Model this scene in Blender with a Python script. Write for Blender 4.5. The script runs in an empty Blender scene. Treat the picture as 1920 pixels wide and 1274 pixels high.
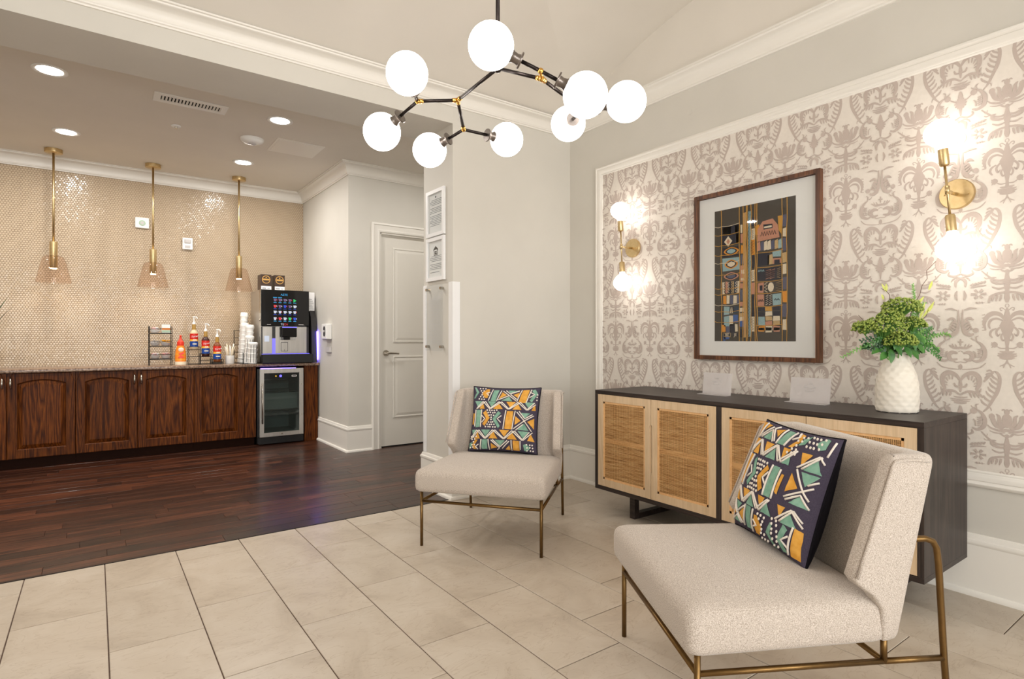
import bpy, bmesh, math, random
from mathutils import Vector, Matrix
random.seed(7)
S = bpy.context.scene
C = bpy.context.collection
PI = math.pi

# ------------------------------------------------------------------ camera
YAW = math.radians(35.97)
cam_d = bpy.data.cameras.new('camera')
cam_d.sensor_width = 36.0
cam_d.lens = 36.0 * 1077.6 / 1920.0
cam_d.clip_start = 0.02
cam = bpy.data.objects.new('camera', cam_d)
C.objects.link(cam)
cam.location = (0, 0, 1.128)
cam.rotation_euler = (PI / 2, 0, -YAW)
S.camera = cam

# ------------------------------------------------------------------ world, lights, exposure
W = bpy.data.worlds.new('sky')
S.world = W
W.use_nodes = True
W.node_tree.nodes['Background'].inputs[0].default_value = (0.80, 0.88, 1.0, 1)
W.node_tree.nodes['Background'].inputs[1].default_value = 1.0
S.view_settings.view_transform = 'Standard'
S.view_settings.look = 'None'
S.view_settings.gamma = 1.0
S.view_settings.use_curve_mapping = False
S.view_settings.exposure = 0.2
S.cycles.max_bounces = 8
S.cycles.adaptive_threshold = 0.02
S.cycles.diffuse_bounces = 4
S.cycles.transmission_bounces = 8
S.cycles.transparent_max_bounces = 12
S.cycles.sample_clamp_indirect = 6.0

def area_light(name, loc, rot, size, power, col, size_y=None, shape=None, spread=None):
    l = bpy.data.lights.new(name, 'AREA')
    l.energy = power; l.color = col; l.size = size
    if size_y: l.shape = 'RECTANGLE'; l.size_y = size_y
    if shape: l.shape = shape
    if spread: l.spread = spread
    o = bpy.data.objects.new(name, l); C.objects.link(o)
    o.location = loc; o.rotation_euler = rot
    return o

# daylight entering through the three windows of the front wall (behind the camera)
for wx in (-1.9, -0.1, 1.7):
    area_light('window_daylight', (wx, -2.32, 1.45), (PI / 2, 0, 0), 1.3, 72, (1.0, 0.975, 0.955), 1.9)
GLOBE_E = 11.5
SCONCE_E = 7.8
DOWN_P = 15.5

# ------------------------------------------------------------------ helpers
def lin(c):
    return tuple(((x / 255) / 12.92 if x / 255 <= 0.04045 else ((x / 255 + 0.055) / 1.055) ** 2.4) for x in c) + (1.0,)

class NT:
    def __init__(s, name):
        s.m = bpy.data.materials.new(name); s.m.use_nodes = True
        s.t = s.m.node_tree; s.n = s.t.nodes; s.l = s.t.links
        s.p = s.n['Principled BSDF']
    def node(s, typ, **kw):
        n = s.n.new(typ)
        for k, v in kw.items():
            if hasattr(n, k) and k not in n.inputs: setattr(n, k, v)
            else: n.inputs[k].default_value = v
        return n
    def link(s, a, ao, b, bi): s.l.new(a.outputs[ao], b.inputs[bi])
    def coords(s, kind='Object', scale=(1, 1, 1), rnd=False):
        tc = s.node('ShaderNodeTexCoord')
        mp = s.node('ShaderNodeMapping'); mp.inputs['Scale'].default_value = scale
        s.link(tc, kind, mp, 'Vector')
        if rnd:
            oi = s.node('ShaderNodeObjectInfo')
            ml = s.node('ShaderNodeMath', operation='MULTIPLY'); ml.inputs[1].default_value = 37.0
            s.link(oi, 'Random', ml, 0)
            cb = s.node('ShaderNodeCombineXYZ')
            s.link(ml, 0, cb, 'X'); s.link(ml, 0, cb, 'Y'); s.link(ml, 0, cb, 'Z')
            s.link(cb, 0, mp, 'Location')
        return mp
    def ramp(s, stops):
        r = s.node('ShaderNodeValToRGB')
        e = r.color_ramp.elements
        while len(e) < len(stops): e.new(0.5)
        for i, (p, c) in enumerate(stops):
            e[i].position = p; e[i].color = lin(c) if len(c) == 3 else c
        return r
    def bump(s, src, out, strength=0.2, dist=0.002):
        b = s.node('ShaderNodeBump'); b.inputs['Strength'].default_value = strength; b.inputs['Distance'].default_value = dist
        s.link(src, out, b, 'Height'); s.link(b, 'Normal', s.p, 'Normal')
        return b

def pbr(name, col, rough=0.5, metal=0.0, spec=0.5, emit=None, es=1.0, coat=0.0, trans=0.0, ior=1.45, alpha=1.0, sheen=0.0):
    t = NT(name); p = t.p.inputs
    p['Base Color'].default_value = lin(col); p['Roughness'].default_value = rough; p['Metallic'].default_value = metal
    p['Specular IOR Level'].default_value = spec
    p['Coat Weight'].default_value = coat; p['Transmission Weight'].default_value = trans; p['IOR'].default_value = ior
    p['Alpha'].default_value = alpha; p['Sheen Weight'].default_value = sheen
    if emit: p['Emission Color'].default_value = lin(emit); p['Emission Strength'].default_value = es
    return t.m

def noisy(name, c1, c2, scale=8.0, rough=0.5, bump=0.0, bscale=None, metal=0.0, detail=4, dist=0.001, stretch=(1, 1, 1), spec=0.5, coat=0.0):
    t = NT(name); p = t.p.inputs
    mp = t.coords('Object', stretch, True)
    nz = t.node('ShaderNodeTexNoise'); nz.inputs['Scale'].default_value = scale; nz.inputs['Detail'].default_value = detail
    t.link(mp, 0, nz, 'Vector')
    r = t.ramp([(0.3, c1), (0.7, c2)]); t.link(nz, 'Fac', r, 'Fac'); t.link(r, 'Color', t.p, 'Base Color')
    p['Roughness'].default_value = rough; p['Metallic'].default_value = metal; p['Specular IOR Level'].default_value = spec; p['Coat Weight'].default_value = coat
    if bump:
        n2 = t.node('ShaderNodeTexNoise'); n2.inputs['Scale'].default_value = bscale or scale * 10; n2.inputs['Detail'].default_value = 3
        t.link(mp, 0, n2, 'Vector'); t.bump(n2, 'Fac', bump, dist)
    return t.m

def wood(name, dark, mid, light, grain_axis='X', rough=0.35, ring=9.0, coat=0.0, vary=0.0, stretch=14.0, spec=0.5, pores=0.6):
    """Cathedral grain: rings cut lengthwise, distorted, with fine pores along the grain."""
    t = NT(name); p = t.p.inputs
    a = {'X': (1 / stretch, 1, 1), 'Y': (1, 1 / stretch, 1), 'Z': (1, 1, 1 / stretch)}[grain_axis]
    mp = t.coords('Object', a, True)
    nz = t.node('ShaderNodeTexNoise'); nz.inputs['Scale'].default_value = ring; nz.inputs['Detail'].default_value = 2; nz.inputs['Distortion'].default_value = 0.4
    t.link(mp, 0, nz, 'Vector')
    m = t.node('ShaderNodeMath', operation='MULTIPLY'); m.inputs[1].default_value = 9.0; t.link(nz, 'Fac', m, 0)
    fr = t.node('ShaderNodeMath', operation='PINGPONG'); fr.inputs[1].default_value = 0.5; t.link(m, 0, fr, 0)
    f2 = t.node('ShaderNodeMath', operation='MULTIPLY'); f2.inputs[1].default_value = 2.0; t.link(fr, 0, f2, 0)
    r = t.ramp([(0.0, dark), (0.42, mid), (1.0, light)]); t.link(f2, 0, r, 'Fac')
    n2 = t.node('ShaderNodeTexNoise'); n2.inputs['Scale'].default_value = 160; n2.inputs['Detail'].default_value = 2
    t.link(mp, 0, n2, 'Vector')
    r2 = t.ramp([(0.35, (150, 150, 150)), (0.6, (255, 255, 255))]); t.link(n2, 'Fac', r2, 'Fac')
    mx = t.node('ShaderNodeMixRGB', blend_type='MULTIPLY'); mx.inputs[0].default_value = pores
    t.link(r, 'Color', mx, 1); t.link(r2, 'Color', mx, 2)
    out = mx
    if vary:
        oi = t.node('ShaderNodeObjectInfo')
        hs = t.node('ShaderNodeHueSaturation')
        mr = t.node('ShaderNodeMapRange'); mr.inputs['To Min'].default_value = 1 - vary; mr.inputs['To Max'].default_value = 1 + vary
        t.link(oi, 'Random', mr, 'Value'); t.link(mr, 0, hs, 'Value'); t.link(mx, 0, hs, 'Color'); out = hs
    t.link(out, 0, t.p, 'Base Color')
    p['Roughness'].default_value = rough; p['Coat Weight'].default_value = coat; p['Coat Roughness'].default_value = 0.12; p['Specular IOR Level'].default_value = spec
    t.bump(n2, 'Fac', 0.12, 0.0006)
    return t.m

class MB:
    """Collects shapes and builds ONE mesh object."""
    def __init__(s): s.v = []; s.f = []; s.mi = []; s.cur = 0
    def add(s, vs, fs):
        b = len(s.v); s.v += [tuple(v) for v in vs]
        for f in fs: s.f.append([b + i for i in f]); s.mi.append(s.cur)
        return s
    def mat(s, i): s.cur = i; return s
    def box(s, x0, x1, y0, y1, z0, z1, c=0.0):
        if c <= 0:
            v = [(x, y, z) for z in (z0, z1) for x, y in ((x0, y0), (x1, y0), (x1, y1), (x0, y1))]
            return s.add(v, [(3, 2, 1, 0), (4, 5, 6, 7), (0, 1, 5, 4), (1, 2, 6, 5), (2, 3, 7, 6), (3, 0, 4, 7)])
        bm = bmesh.new(); bmesh.ops.create_cube(bm, size=1)
        for w in bm.verts: w.co = Vector(((x0 + x1) / 2 + w.co.x * (x1 - x0), (y0 + y1) / 2 + w.co.y * (y1 - y0), (z0 + z1) / 2 + w.co.z * (z1 - z0)))
        bmesh.ops.bevel(bm, geom=bm.edges[:], offset=c, segments=2, profile=0.5, affect='EDGES')
        return s.bm(bm)
    def bm(s, bm, M=None):
        bm.verts.index_update()
        s.add([(M @ w.co if M else w.co) for w in bm.verts], [[w.index for w in f.verts] for f in bm.faces]); bm.free(); return s
    def cyl(s, p0, p1, r0, r1=None, n=16, caps=True):
        r1 = r0 if r1 is None else r1
        return s.lathe([(0, r0), (1, r1)], n, p0, p1, caps)
    def lathe(s, prof, n, p0, p1, caps=True):
        """prof: list of (t along p0->p1 in units of its length, radius)"""
        p0 = Vector(p0); p1 = Vector(p1); d = p1 - p0; L = d.length; d = d / L
        a = d.orthogonal().normalized(); b = d.cross(a)
        vs = []; fs = []
        for t, r in prof:
            for i in range(n):
                an = 2 * PI * i / n
                vs.append(p0 + d * (t * L) + (a * math.cos(an) + b * math.sin(an)) * max(r, 1e-5))
        for k in range(len(prof) - 1):
            for i in range(n):
                j = (i + 1) % n
                fs.append((k * n + i, k * n + j, (k + 1) * n + j, (k + 1) * n + i))
        if caps:
            fs.append(tuple(range(n - 1, -1, -1))); fs.append(tuple((len(prof) - 1) * n + i for i in range(n)))
        return s.add(vs, fs)
    def vlathe(s, prof, n, x=0, y=0):
        """prof: list of (z, radius) about the vertical through x,y"""
        z0 = prof[0][0]
        vs = []; fs = []
        for z, r in prof:
            for i in range(n):
                an = 2 * PI * i / n; vs.append((x + math.cos(an) * max(r, 1e-5), y + math.sin(an) * max(r, 1e-5), z))
        for k in range(len(prof) - 1):
            for i in range(n):
                j = (i + 1) % n; fs.append((k * n + i, k * n + j, (k + 1) * n + j, (k + 1) * n + i))
        fs.append(tuple(range(n - 1, -1, -1))); fs.append(tuple((len(prof) - 1) * n + i for i in range(n)))
        return s.add(vs, fs)
    def tube(s, pts, r, n=8):
        pts = [Vector(p) for p in pts]; rs = r if isinstance(r, (list, tuple)) else [r] * len(pts)
        vs = []; fs = []; up = None
        for k, p in enumerate(pts):
            if k == 0: d = pts[1] - p
            elif k == len(pts) - 1: d = p - pts[k - 1]
            else: d = (pts[k + 1] - p).normalized() + (p - pts[k - 1]).normalized()
            d.normalize()
            if up is None: up = d.orthogonal().normalized()
            a = (up - d * up.dot(d))
            a = a.normalized() if a.length > 1e-6 else d.orthogonal().normalized()
            up = a; b = d.cross(a)
            for i in range(n):
                an = 2 * PI * i / n; vs.append(p + (a * math.cos(an) + b * math.sin(an)) * rs[k])
        for k in range(len(pts) - 1):
            for i in range(n):
                j = (i + 1) % n; fs.append((k * n + i, k * n + j, (k + 1) * n + j, (k + 1) * n + i))
        fs.append(tuple(range(n - 1, -1, -1))); fs.append(tuple((len(pts) - 1) * n + i for i in range(n)))
        return s.add(vs, fs)
    def sphere(s, c, r, u=24, v=14, sc=(1, 1, 1)):
        bm = bmesh.new(); bmesh.ops.create_uvsphere(bm, u_segments=u, v_segments=v, radius=r)
        return s.bm(bm, Matrix.Translation(c) @ Matrix.Diagonal((*sc, 1)))
    def prism(s, poly, f0, f1):
        """poly of 2D points; f0,f1 map (a,b)->3D for the two ends (ngon caps)"""
        n = len(poly)
        vs = [f0(*p) for p in poly] + [f1(*p) for p in poly]
        fs = [tuple(range(n - 1, -1, -1)), tuple(range(n, 2 * n))] + [(i, (i + 1) % n, n + (i + 1) % n, n + i) for i in range(n)]
        return s.add(vs, fs)
    def loops(s, loops, closed=True, cap0=True, cap1=True):
        n = len(loops[0]); vs = [p for L in loops for p in L]; fs = []
        for k in range(len(loops) - 1):
            for i in range(n if closed else n - 1):
                j = (i + 1) % n; fs.append((k * n + i, k * n + j, (k + 1) * n + j, (k + 1) * n + i))
        if cap0: fs.append(tuple(range(n - 1, -1, -1)))
        if cap1: fs.append(tuple((len(loops) - 1) * n + i for i in range(n)))
        return s.add(vs, fs)
    def sweep(s, path, prof, side=-1, ends=True):
        """path: plan polyline [(x,y)], prof: [(offset,z)] with the offset to the right of the path, mitred corners"""
        n = len(path); loops = []
        for k in range(n):
            p = Vector(path[k])
            d0 = (Vector(path[k]) - Vector(path[k - 1])).normalized() if k > 0 else None
            d1 = (Vector(path[k + 1]) - Vector(path[k])).normalized() if k < n - 1 else None
            if d0 is None: d0 = d1
            if d1 is None: d1 = d0
            n0 = Vector((d0.y, -d0.x)); n1 = Vector((d1.y, -d1.x))
            m = (n0 + n1); m = m / max(1e-6, m.dot(n0))
            loops.append([(p.x + m.x * o, p.y + m.y * o, z) for o, z in prof])
        return s.loops(loops, True, ends, ends)
    def obj(s, name, mat=None, parent=None, smooth=False, world=True, auto=None, fix=True):
        me = bpy.data.meshes.new(name)
        off = Vector((0, 0, 0))
        if parent is not None and world: off = ORIG.get(parent.name, Vector((0, 0, 0)))
        me.from_pydata([tuple(Vector(v) - off) for v in s.v], [], s.f)
        mats = mat if isinstance(mat, (list, tuple)) else [mat]
        for m in mats: me.materials.append(M[m] if isinstance(m, str) else m)
        if len(mats) > 1: me.polygons.foreach_set('material_index', s.mi)
        if fix:
            bm = bmesh.new(); bm.from_mesh(me); bmesh.ops.recalc_face_normals(bm, faces=bm.faces); bm.to_mesh(me); bm.free()
        if smooth or auto:
            me.polygons.foreach_set('use_smooth', [True] * len(me.polygons))
            if auto: me.set_sharp_from_angle(angle=math.radians(auto))
        me.update()
        o = bpy.data.objects.new(name, me); C.objects.link(o)
        if parent is not None:
            o.parent = parent; ORIG[o.name] = ORIG.get(parent.name, Vector((0, 0, 0)))
        return o
ORIG = {}
M = {}
def tag(o, label, cat, group=None):
    o['label'] = label; o['category'] = cat
    if group: o['group'] = group
    return o
def thing(name, label, cat, loc=(0, 0, 0), rotz=0.0, group=None):
    o = bpy.data.objects.new(name, None); C.objects.link(o)
    o.location = loc; o.rotation_euler = (0, 0, rotz); o.empty_display_size = 0.05
    ORIG[o.name] = Vector(loc)
    return tag(o, label, cat, group)
def struct(o, label=None, cat=None):
    o['kind'] = 'structure'
    if label: o['label'] = label
    return o
def stuff(o): o['kind'] = 'stuff'; return o
def instance(me, name, loc=(0, 0, 0), parent=None, rot=(0, 0, 0)):
    o = bpy.data.objects.new(name, me); C.objects.link(o); o.location = loc; o.rotation_euler = rot
    if parent is not None: o.parent = parent
    return o
def dup(root, loc, rotz, label, group=None):
    r = root.copy(); C.objects.link(r); r.location = loc; r.rotation_euler = (0, 0, rotz); r['label'] = label
    if group: r['group'] = group
    for ch in list(root.children):
        c = ch.copy(); C.objects.link(c); c.parent = r
        for g in ch.children:
            d = g.copy(); C.objects.link(d); d.parent = c
    return r
def text_mesh(name, body, size, mat, parent, mtx, align='CENTER', extrude=0.0004, world=True, shear=0.0):
    cu = bpy.data.curves.new('lettering', 'FONT'); cu.body = body; cu.size = size; cu.align_x = align; cu.align_y = 'CENTER'; cu.extrude = extrude; cu.shear = shear
    t = bpy.data.objects.new('lettering', cu); C.objects.link(t)
    dg = bpy.context.evaluated_depsgraph_get(); dg.update()
    me = bpy.data.meshes.new_from_object(t.evaluated_get(dg))
    bpy.data.objects.remove(t); bpy.data.curves.remove(cu)
    off = ORIG.get(parent.name, Vector((0, 0, 0))) if (parent is not None and world) else Vector((0, 0, 0))
    me.transform(Matrix.Translation(-off) @ mtx)
    me.materials.clear(); me.materials.append(M[mat]); me.name = name
    o = bpy.data.objects.new(name, me); C.objects.link(o); o.parent = parent
    return o
def frame_mtx(origin, xdir, ydir):
    x = Vector(xdir).normalized(); y = Vector(ydir).normalized(); z = x.cross(y)
    m = Matrix.Identity(4)
    for i in range(3): m[i][0] = x[i]; m[i][1] = y[i]; m[i][2] = z[i]; m[i][3] = origin[i]
    return m
def arc(cx, cy, r, a0, a1, n):
    return [(cx + r * math.cos(a0 + (a1 - a0) * i / n), cy + r * math.sin(a0 + (a1 - a0) * i / n)) for i in range(n + 1)]
def rrect(x0, x1, y0, y1, r, n=5):
    P = []
    for cx, cy, a in ((x1 - r, y0 + r, -PI / 2), (x1 - r, y1 - r, 0), (x0 + r, y1 - r, PI / 2), (x0 + r, y0 + r, PI)):
        P += arc(cx, cy, r, a, a + PI / 2, n)
    return P
def rpoly(pts, r, n=4):
    """round every corner of a 2D polygon with radius list/float (always n+1 points a corner)"""
    out = []; N = len(pts); rr = r if isinstance(r, (list, tuple)) else [r] * N
    for i in range(N):
        p = Vector(pts[i]); a = Vector(pts[i - 1]) - p; b = Vector(pts[(i + 1) % N]) - p
        q = min(rr[i], a.length * 0.45, b.length * 0.45)
        A = p + a.normalized() * q; B = p + b.normalized() * q
        for k in range(n + 1):
            t = k / n; out.append(tuple(A * (1 - t) ** 2 + p * 2 * t * (1 - t) + B * t * t))
    return out
def inset(poly, d):
    """move a CCW polygon inwards by d"""
    n = len(poly); out = []
    for i in range(n):
        p = Vector(poly[i]); a = p - Vector(poly[i - 1]); b = Vector(poly[(i + 1) % n]) - p
        if a.length < 1e-7: a = b
        if b.length < 1e-7: b = a
        a.normalize(); b.normalize()
        na = Vector((-a.y, a.x)); nb = Vector((-b.y, b.x)); m = na + nb
        m = m / max(0.35, m.dot(na)) if m.length > 1e-6 else na
        out.append(tuple(p + m * d))
    return out

# ------------------------------------------------------------------ materials
def build_materials():
    M['paint'] = noisy('wall_paint', (207, 203, 194), (211, 207, 198), 3, 0.62, 0.05, 260, dist=0.0004)
    M['ceil'] = noisy('ceiling_paint', (222, 216, 206), (226, 220, 210), 3, 0.7, 0.04, 200, dist=0.0004)
    M['trim'] = pbr('trim_enamel', (234, 230, 222), 0.35)
    M['door'] = pbr('door_enamel', (226, 222, 213), 0.4)
    M['guard'] = pbr('guard_white', (238, 238, 238), 0.3)
    M['grout'] = noisy('grout', (96, 74, 60), (78, 58, 46), 30, 0.85)
    # porcelain floor tile
    t = NT('porcelain_tile'); p = t.p.inputs
    mp = t.coords('Object', (1, 1, 1), True)
    n1 = t.node('ShaderNodeTexNoise'); n1.inputs['Scale'].default_value = 3.2; n1.inputs['Detail'].default_value = 7; n1.inputs['Roughness'].default_value = 0.62; n1.inputs['Distortion'].default_value = 0.9
    t.link(mp, 0, n1, 'Vector')
    r1 = t.ramp([(0.25, (168, 154, 137)), (0.47, (189, 176, 159)), (0.75, (201, 190, 175))]); t.link(n1, 'Fac', r1, 'Fac')
    mp2 = t.coords('Object', (1.2, 3.0, 1), True)
    n2 = t.node('ShaderNodeTexNoise'); n2.inputs['Scale'].default_value = 4.5; n2.inputs['Detail'].default_value = 5; n2.inputs['Distortion'].default_value = 1.6
    t.link(mp2, 0, n2, 'Vector')
    r2 = t.ramp([(0.485, (255, 255, 255)), (0.5, (214, 203, 190)), (0.515, (255, 255, 255))]); t.link(n2, 'Fac', r2, 'Fac')
    mx = t.node('ShaderNodeMixRGB', blend_type='MULTIPLY'); mx.inputs[0].default_value = 0.45
    t.link(r1, 0, mx, 1); t.link(r2, 0, mx, 2)
    oi = t.node('ShaderNodeObjectInfo'); hs = t.node('ShaderNodeHueSaturation'); mr = t.node('ShaderNodeMapRange')
    mr.inputs['To Min'].default_value = 0.955; mr.inputs['To Max'].default_value = 1.03
    t.link(oi, 'Random', mr, 'Value'); t.link(mr, 0, hs, 'Value'); t.link(mx, 0, hs, 'Color'); t.link(hs, 0, t.p, 'Base Color')
    p['Roughness'].default_value = 0.33; p['Specular IOR Level'].default_value = 0.45
    M['tile'] = t.m
    M['plank'] = wood('floor_oak_stain', (34, 16, 10), (62, 31, 19), (90, 50, 31), 'X', 0.32, 8.0, 0.12, 0.55, 14.0)
    M['cab'] = wood('cabinet_oak_stain', (58, 25, 6), (90, 45, 13), (112, 60, 19), 'Z', 0.42, 12.0, 0.0, 0.12, 13.0, 0.12)
    M['cabx'] = wood('cabinet_oak_rail', (54, 25, 8), (98, 53, 20), (124, 72, 30), 'X', 0.42, 12.0, 0.0, 0.12, 13.0, 0.12)
    M['cabdark'] = pbr('cabinet_toe_kick', (36, 16, 7), 0.6, spec=0.08)
    M['walnut'] = wood('walnut_frame', (70, 38, 20), (98, 58, 32), (120, 76, 46), 'Z', 0.4, 9.0, 0.0, 0.05)
    M['espresso'] = wood('espresso_wood', (34, 25, 22), (46, 35, 31), (58, 46, 41), 'Y', 0.42, 8.0, 0.0, 0.0, 20.0)
    M['espresso_z'] = wood('espresso_wood_side', (38, 29, 25), (50, 39, 34), (62, 50, 44), 'Z', 0.45, 8.0, 0.0, 0.0, 20.0)
    M['pale'] = wood('pale_mango_wood', (206, 178, 142), (211, 184, 149), (215, 189, 155), 'Z', 0.5, 6.0, 0.0, 0.03, 14.0, 0.4, 0.12)
    M['cane_back'] = pbr('cane_backing', (84, 60, 30), 0.8)
    t = NT('cane_strand'); mp = t.coords('Object', (1, 1, 26))
    n1 = t.node('ShaderNodeTexNoise'); n1.inputs['Scale'].default_value = 11; n1.inputs['Detail'].default_value = 4; t.link(mp, 0, n1, 'Vector')
    r1 = t.ramp([(0.28, (128, 78, 36)), (0.42, (196, 146, 88)), (0.7, (226, 186, 130))]); t.link(n1, 'Fac', r1, 'Fac'); t.link(r1, 0, t.p, 'Base Color'); t.p.inputs['Roughness'].default_value = 0.5
    M['cane'] = t.m
    M['cane_trim'] = noisy('cane_spline', (214, 164, 108), (228, 184, 132), 60, 0.5)
    M['brass'] = noisy('brushed_brass', (204, 178, 130), (214, 190, 144), 60, 0.36, 0, metal=1.0)
    M['antique'] = noisy('antique_brass_leg', (112, 86, 50), (124, 96, 58), 40, 0.36, 0, metal=0.9)
    M['gold'] = pbr('gold_joint', (226, 176, 92), 0.22, 1.0)
    M['bronze'] = pbr('dark_bronze', (46, 40, 38), 0.35, 0.8)
    M['gunmetal'] = pbr('gunmetal_socket', (118, 110, 104), 0.3, 0.9)
    M['chrome'] = pbr('brushed_nickel', (186, 180, 170), 0.26, 1.0)
    M['steel'] = noisy('stainless_steel', (176, 172, 166), (190, 186, 180), 40, 0.33, 0, metal=0.9, stretch=(1, 1, 0.05))
    M['black'] = pbr('black_plastic', (12, 12, 13), 0.35)
    M['blackgloss'] = pbr('black_gloss', (7, 7, 9), 0.08)
    M['darkgrey'] = pbr('dark_grey_plastic', (48, 46, 46), 0.45)
    M['wire'] = pbr('black_wire', (22, 20, 20), 0.4, 0.5)
    M['white'] = pbr('white_plastic', (236, 235, 232), 0.4)
    M['whitegrey'] = pbr('grey_plastic', (196, 192, 190), 0.45)
    M['paper'] = pbr('white_paper', (240, 239, 238), 0.7)
    M['ink'] = pbr('grey_print', (150, 152, 154), 0.8)
    M['faint'] = pbr('faint_etched_print', (208, 206, 204), 0.7)
    M['inkdark'] = pbr('dark_print', (62, 60, 58), 0.8)
    M['matboard'] = pbr('mat_board', (232, 228, 224), 0.8)
    M['globe'] = pbr('lit_opal_globe', (255, 255, 255), 0.3, emit=(255, 247, 240), es=GLOBE_E)
    M['bulb'] = pbr('lit_opal_bulb', (255, 255, 255), 0.3, emit=(255, 246, 237), es=SCONCE_E)
    M['led'] = pbr('lit_downlight', (255, 255, 255), 0.4, emit=(255, 250, 240), es=14.0)
    M['filament'] = pbr('lit_pendant_led', (255, 255, 255), 0.4, emit=(255, 226, 170), es=22.0)
    M['bluehot'] = pbr('lit_blue_strip', (120, 120, 255), 0.4, emit=(96, 80, 255), es=24.0)
    M['blueled'] = pbr('lit_blue_led', (120, 120, 255), 0.4, emit=(92, 74, 255), es=9.0)
    M['blueglow'] = pbr('soft_blue_led', (120, 120, 220), 0.4, emit=(96, 84, 240), es=0.8)
    M['amberled'] = pbr('lit_amber_led', (255, 200, 90), 0.4, emit=(255, 180, 60), es=3.0)
    def thin_glass(name, tint, base, edge):
        t = NT(name); o = t.n['Material Output']; t.n.remove(t.p)
        tr = t.node('ShaderNodeBsdfTransparent'); tr.inputs[0].default_value = lin(tint)
        gl = t.node('ShaderNodeBsdfGlossy'); gl.inputs['Roughness'].default_value = 0.02
        lw = t.node('ShaderNodeLayerWeight'); lw.inputs[0].default_value = 0.5
        pw = t.node('ShaderNodeMath', operation='POWER'); pw.inputs[1].default_value = 4.0; t.link(lw, 'Facing', pw, 0)
        ma = t.node('ShaderNodeMath', operation='MULTIPLY_ADD'); ma.inputs[1].default_value = edge; ma.inputs[2].default_value = base; t.link(pw, 0, ma, 0)
        mx = t.node('ShaderNodeMixShader'); t.link(ma, 0, mx, 0); t.link(tr, 0, mx, 1); t.link(gl, 0, mx, 2); t.link(mx, 0, o, 0)
        return t.m
    M['smoke'] = thin_glass('smoked_glass', (252, 248, 245), .018, .35)
    M['glass'] = thin_glass('clear_glass', (250, 251, 251), .02, .35)
    M['fridgeglass'] = thin_glass('fridge_glass', (196, 206, 204), .04, .4)
    M['acrylic'] = thin_glass('acrylic_sheet', (251, 252, 253), .012, .12)
    M['frost'] = pbr('frosted_acrylic', (216, 210, 208), 0.5, alpha=0.5)
    M['wallpaper'] = noisy('wallpaper_ground', (220, 212, 202), (225, 217, 207), 60, 0.55, 0.05, 400, dist=0.0003)
    M['damask'] = pbr('wallpaper_print', (188, 174, 165), 0.5)
    t = NT('woven_upholstery'); mp = t.coords('Object', (1, 1, 1))
    n1 = t.node('ShaderNodeTexNoise'); n1.inputs['Scale'].default_value = 420; n1.inputs['Detail'].default_value = 2; t.link(mp, 0, n1, 'Vector')
    r1 = t.ramp([(0.3, (150, 138, 126)), (0.5, (186, 174, 162)), (0.72, (214, 204, 194))]); t.link(n1, 'Fac', r1, 'Fac'); t.link(r1, 0, t.p, 'Base Color')
    t.p.inputs['Roughness'].default_value = 0.9; t.p.inputs['Sheen Weight'].default_value = 0.25; t.p.inputs['Specular IOR Level'].default_value = 0.15
    t.bump(n1, 'Fac', 0.35, 0.0012); M['fabric'] = t.m
    M['indigo'] = noisy('indigo_cotton', (66, 60, 76), (80, 73, 88), 300, 0.9, 0.2, 600, dist=0.0006, spec=0.1)
    M['pillowback'] = pbr('black_cotton', (22, 20, 24), 0.9, spec=0.1)
    M['ochre'] = noisy('ochre_velvet', (206, 146, 56), (228, 172, 84), 40, 0.85, 0.2, 500, dist=0.0006, spec=0.1)
    M['teal'] = noisy('teal_velvet', (112, 156, 136), (142, 180, 160), 40, 0.85, 0.2, 500, dist=0.0006, spec=0.1)
    M['cord'] = noisy('ivory_cord', (230, 220, 208), (240, 232, 222), 400, 0.9, 0.4, 700, dist=0.001)
    M['granite'] = noisy('granite', (74, 50, 40), (168, 142, 120), 60, 0.18, detail=6)
    M['penny'] = pbr('glazed_penny_tile', (196, 177, 152), 0.17, spec=0.5)
    M['pennygrout'] = pbr('cream_grout', (160, 141, 117), 0.9)
    M['ceramic'] = noisy('matt_ceramic', (226, 218, 204), (232, 225, 212), 20, 0.6, 0.1, 80)
    M['leaf'] = noisy('leaf_green', (40, 92, 34), (74, 128, 48), 30, 0.45)
    M['leafdark'] = noisy('leaf_dark', (26, 58, 30), (46, 84, 44), 30, 0.45)
    M['sprig'] = noisy('sprig_green', (78, 128, 54), (120, 166, 78), 60, 0.5)
    M['lime'] = noisy('lime_bud', (96, 122, 42), (166, 180, 84), 60, 0.6)
    M['limeleaf'] = noisy('lime_blade', (170, 178, 74), (200, 204, 108), 40, 0.5)
    M['twig'] = pbr('brown_twig', (92, 66, 54), 0.8)
    for nm, c in dict(orange=(244, 138, 40), red=(206, 36, 22), blue=(22, 70, 150), yellow=(236, 178, 56), pink=(238, 178, 178), syrup=(56, 20, 14), clearsyrup=(206, 186, 150), ambersyrup=(120, 62, 22), capgold=(176, 138, 66), cream=(240, 226, 200), salmonred=(236, 62, 40), boxbrown=(62, 44, 34), boxgold=(206, 160, 84), mint=(170, 196, 170)).items():
        M[nm] = pbr('print_' + nm, c, 0.35)
    for nm, c in dict(scr_cyan=(60, 190, 255), scr_white=(220, 226, 240), scr_red=(236, 60, 70), scr_green=(40, 220, 120), scr_purple=(120, 90, 130), scr_blue=(40, 80, 220)).items():
        M[nm] = pbr('screen_' + nm[4:], (10, 10, 10), 0.4, emit=c, es=0.75)
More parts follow.
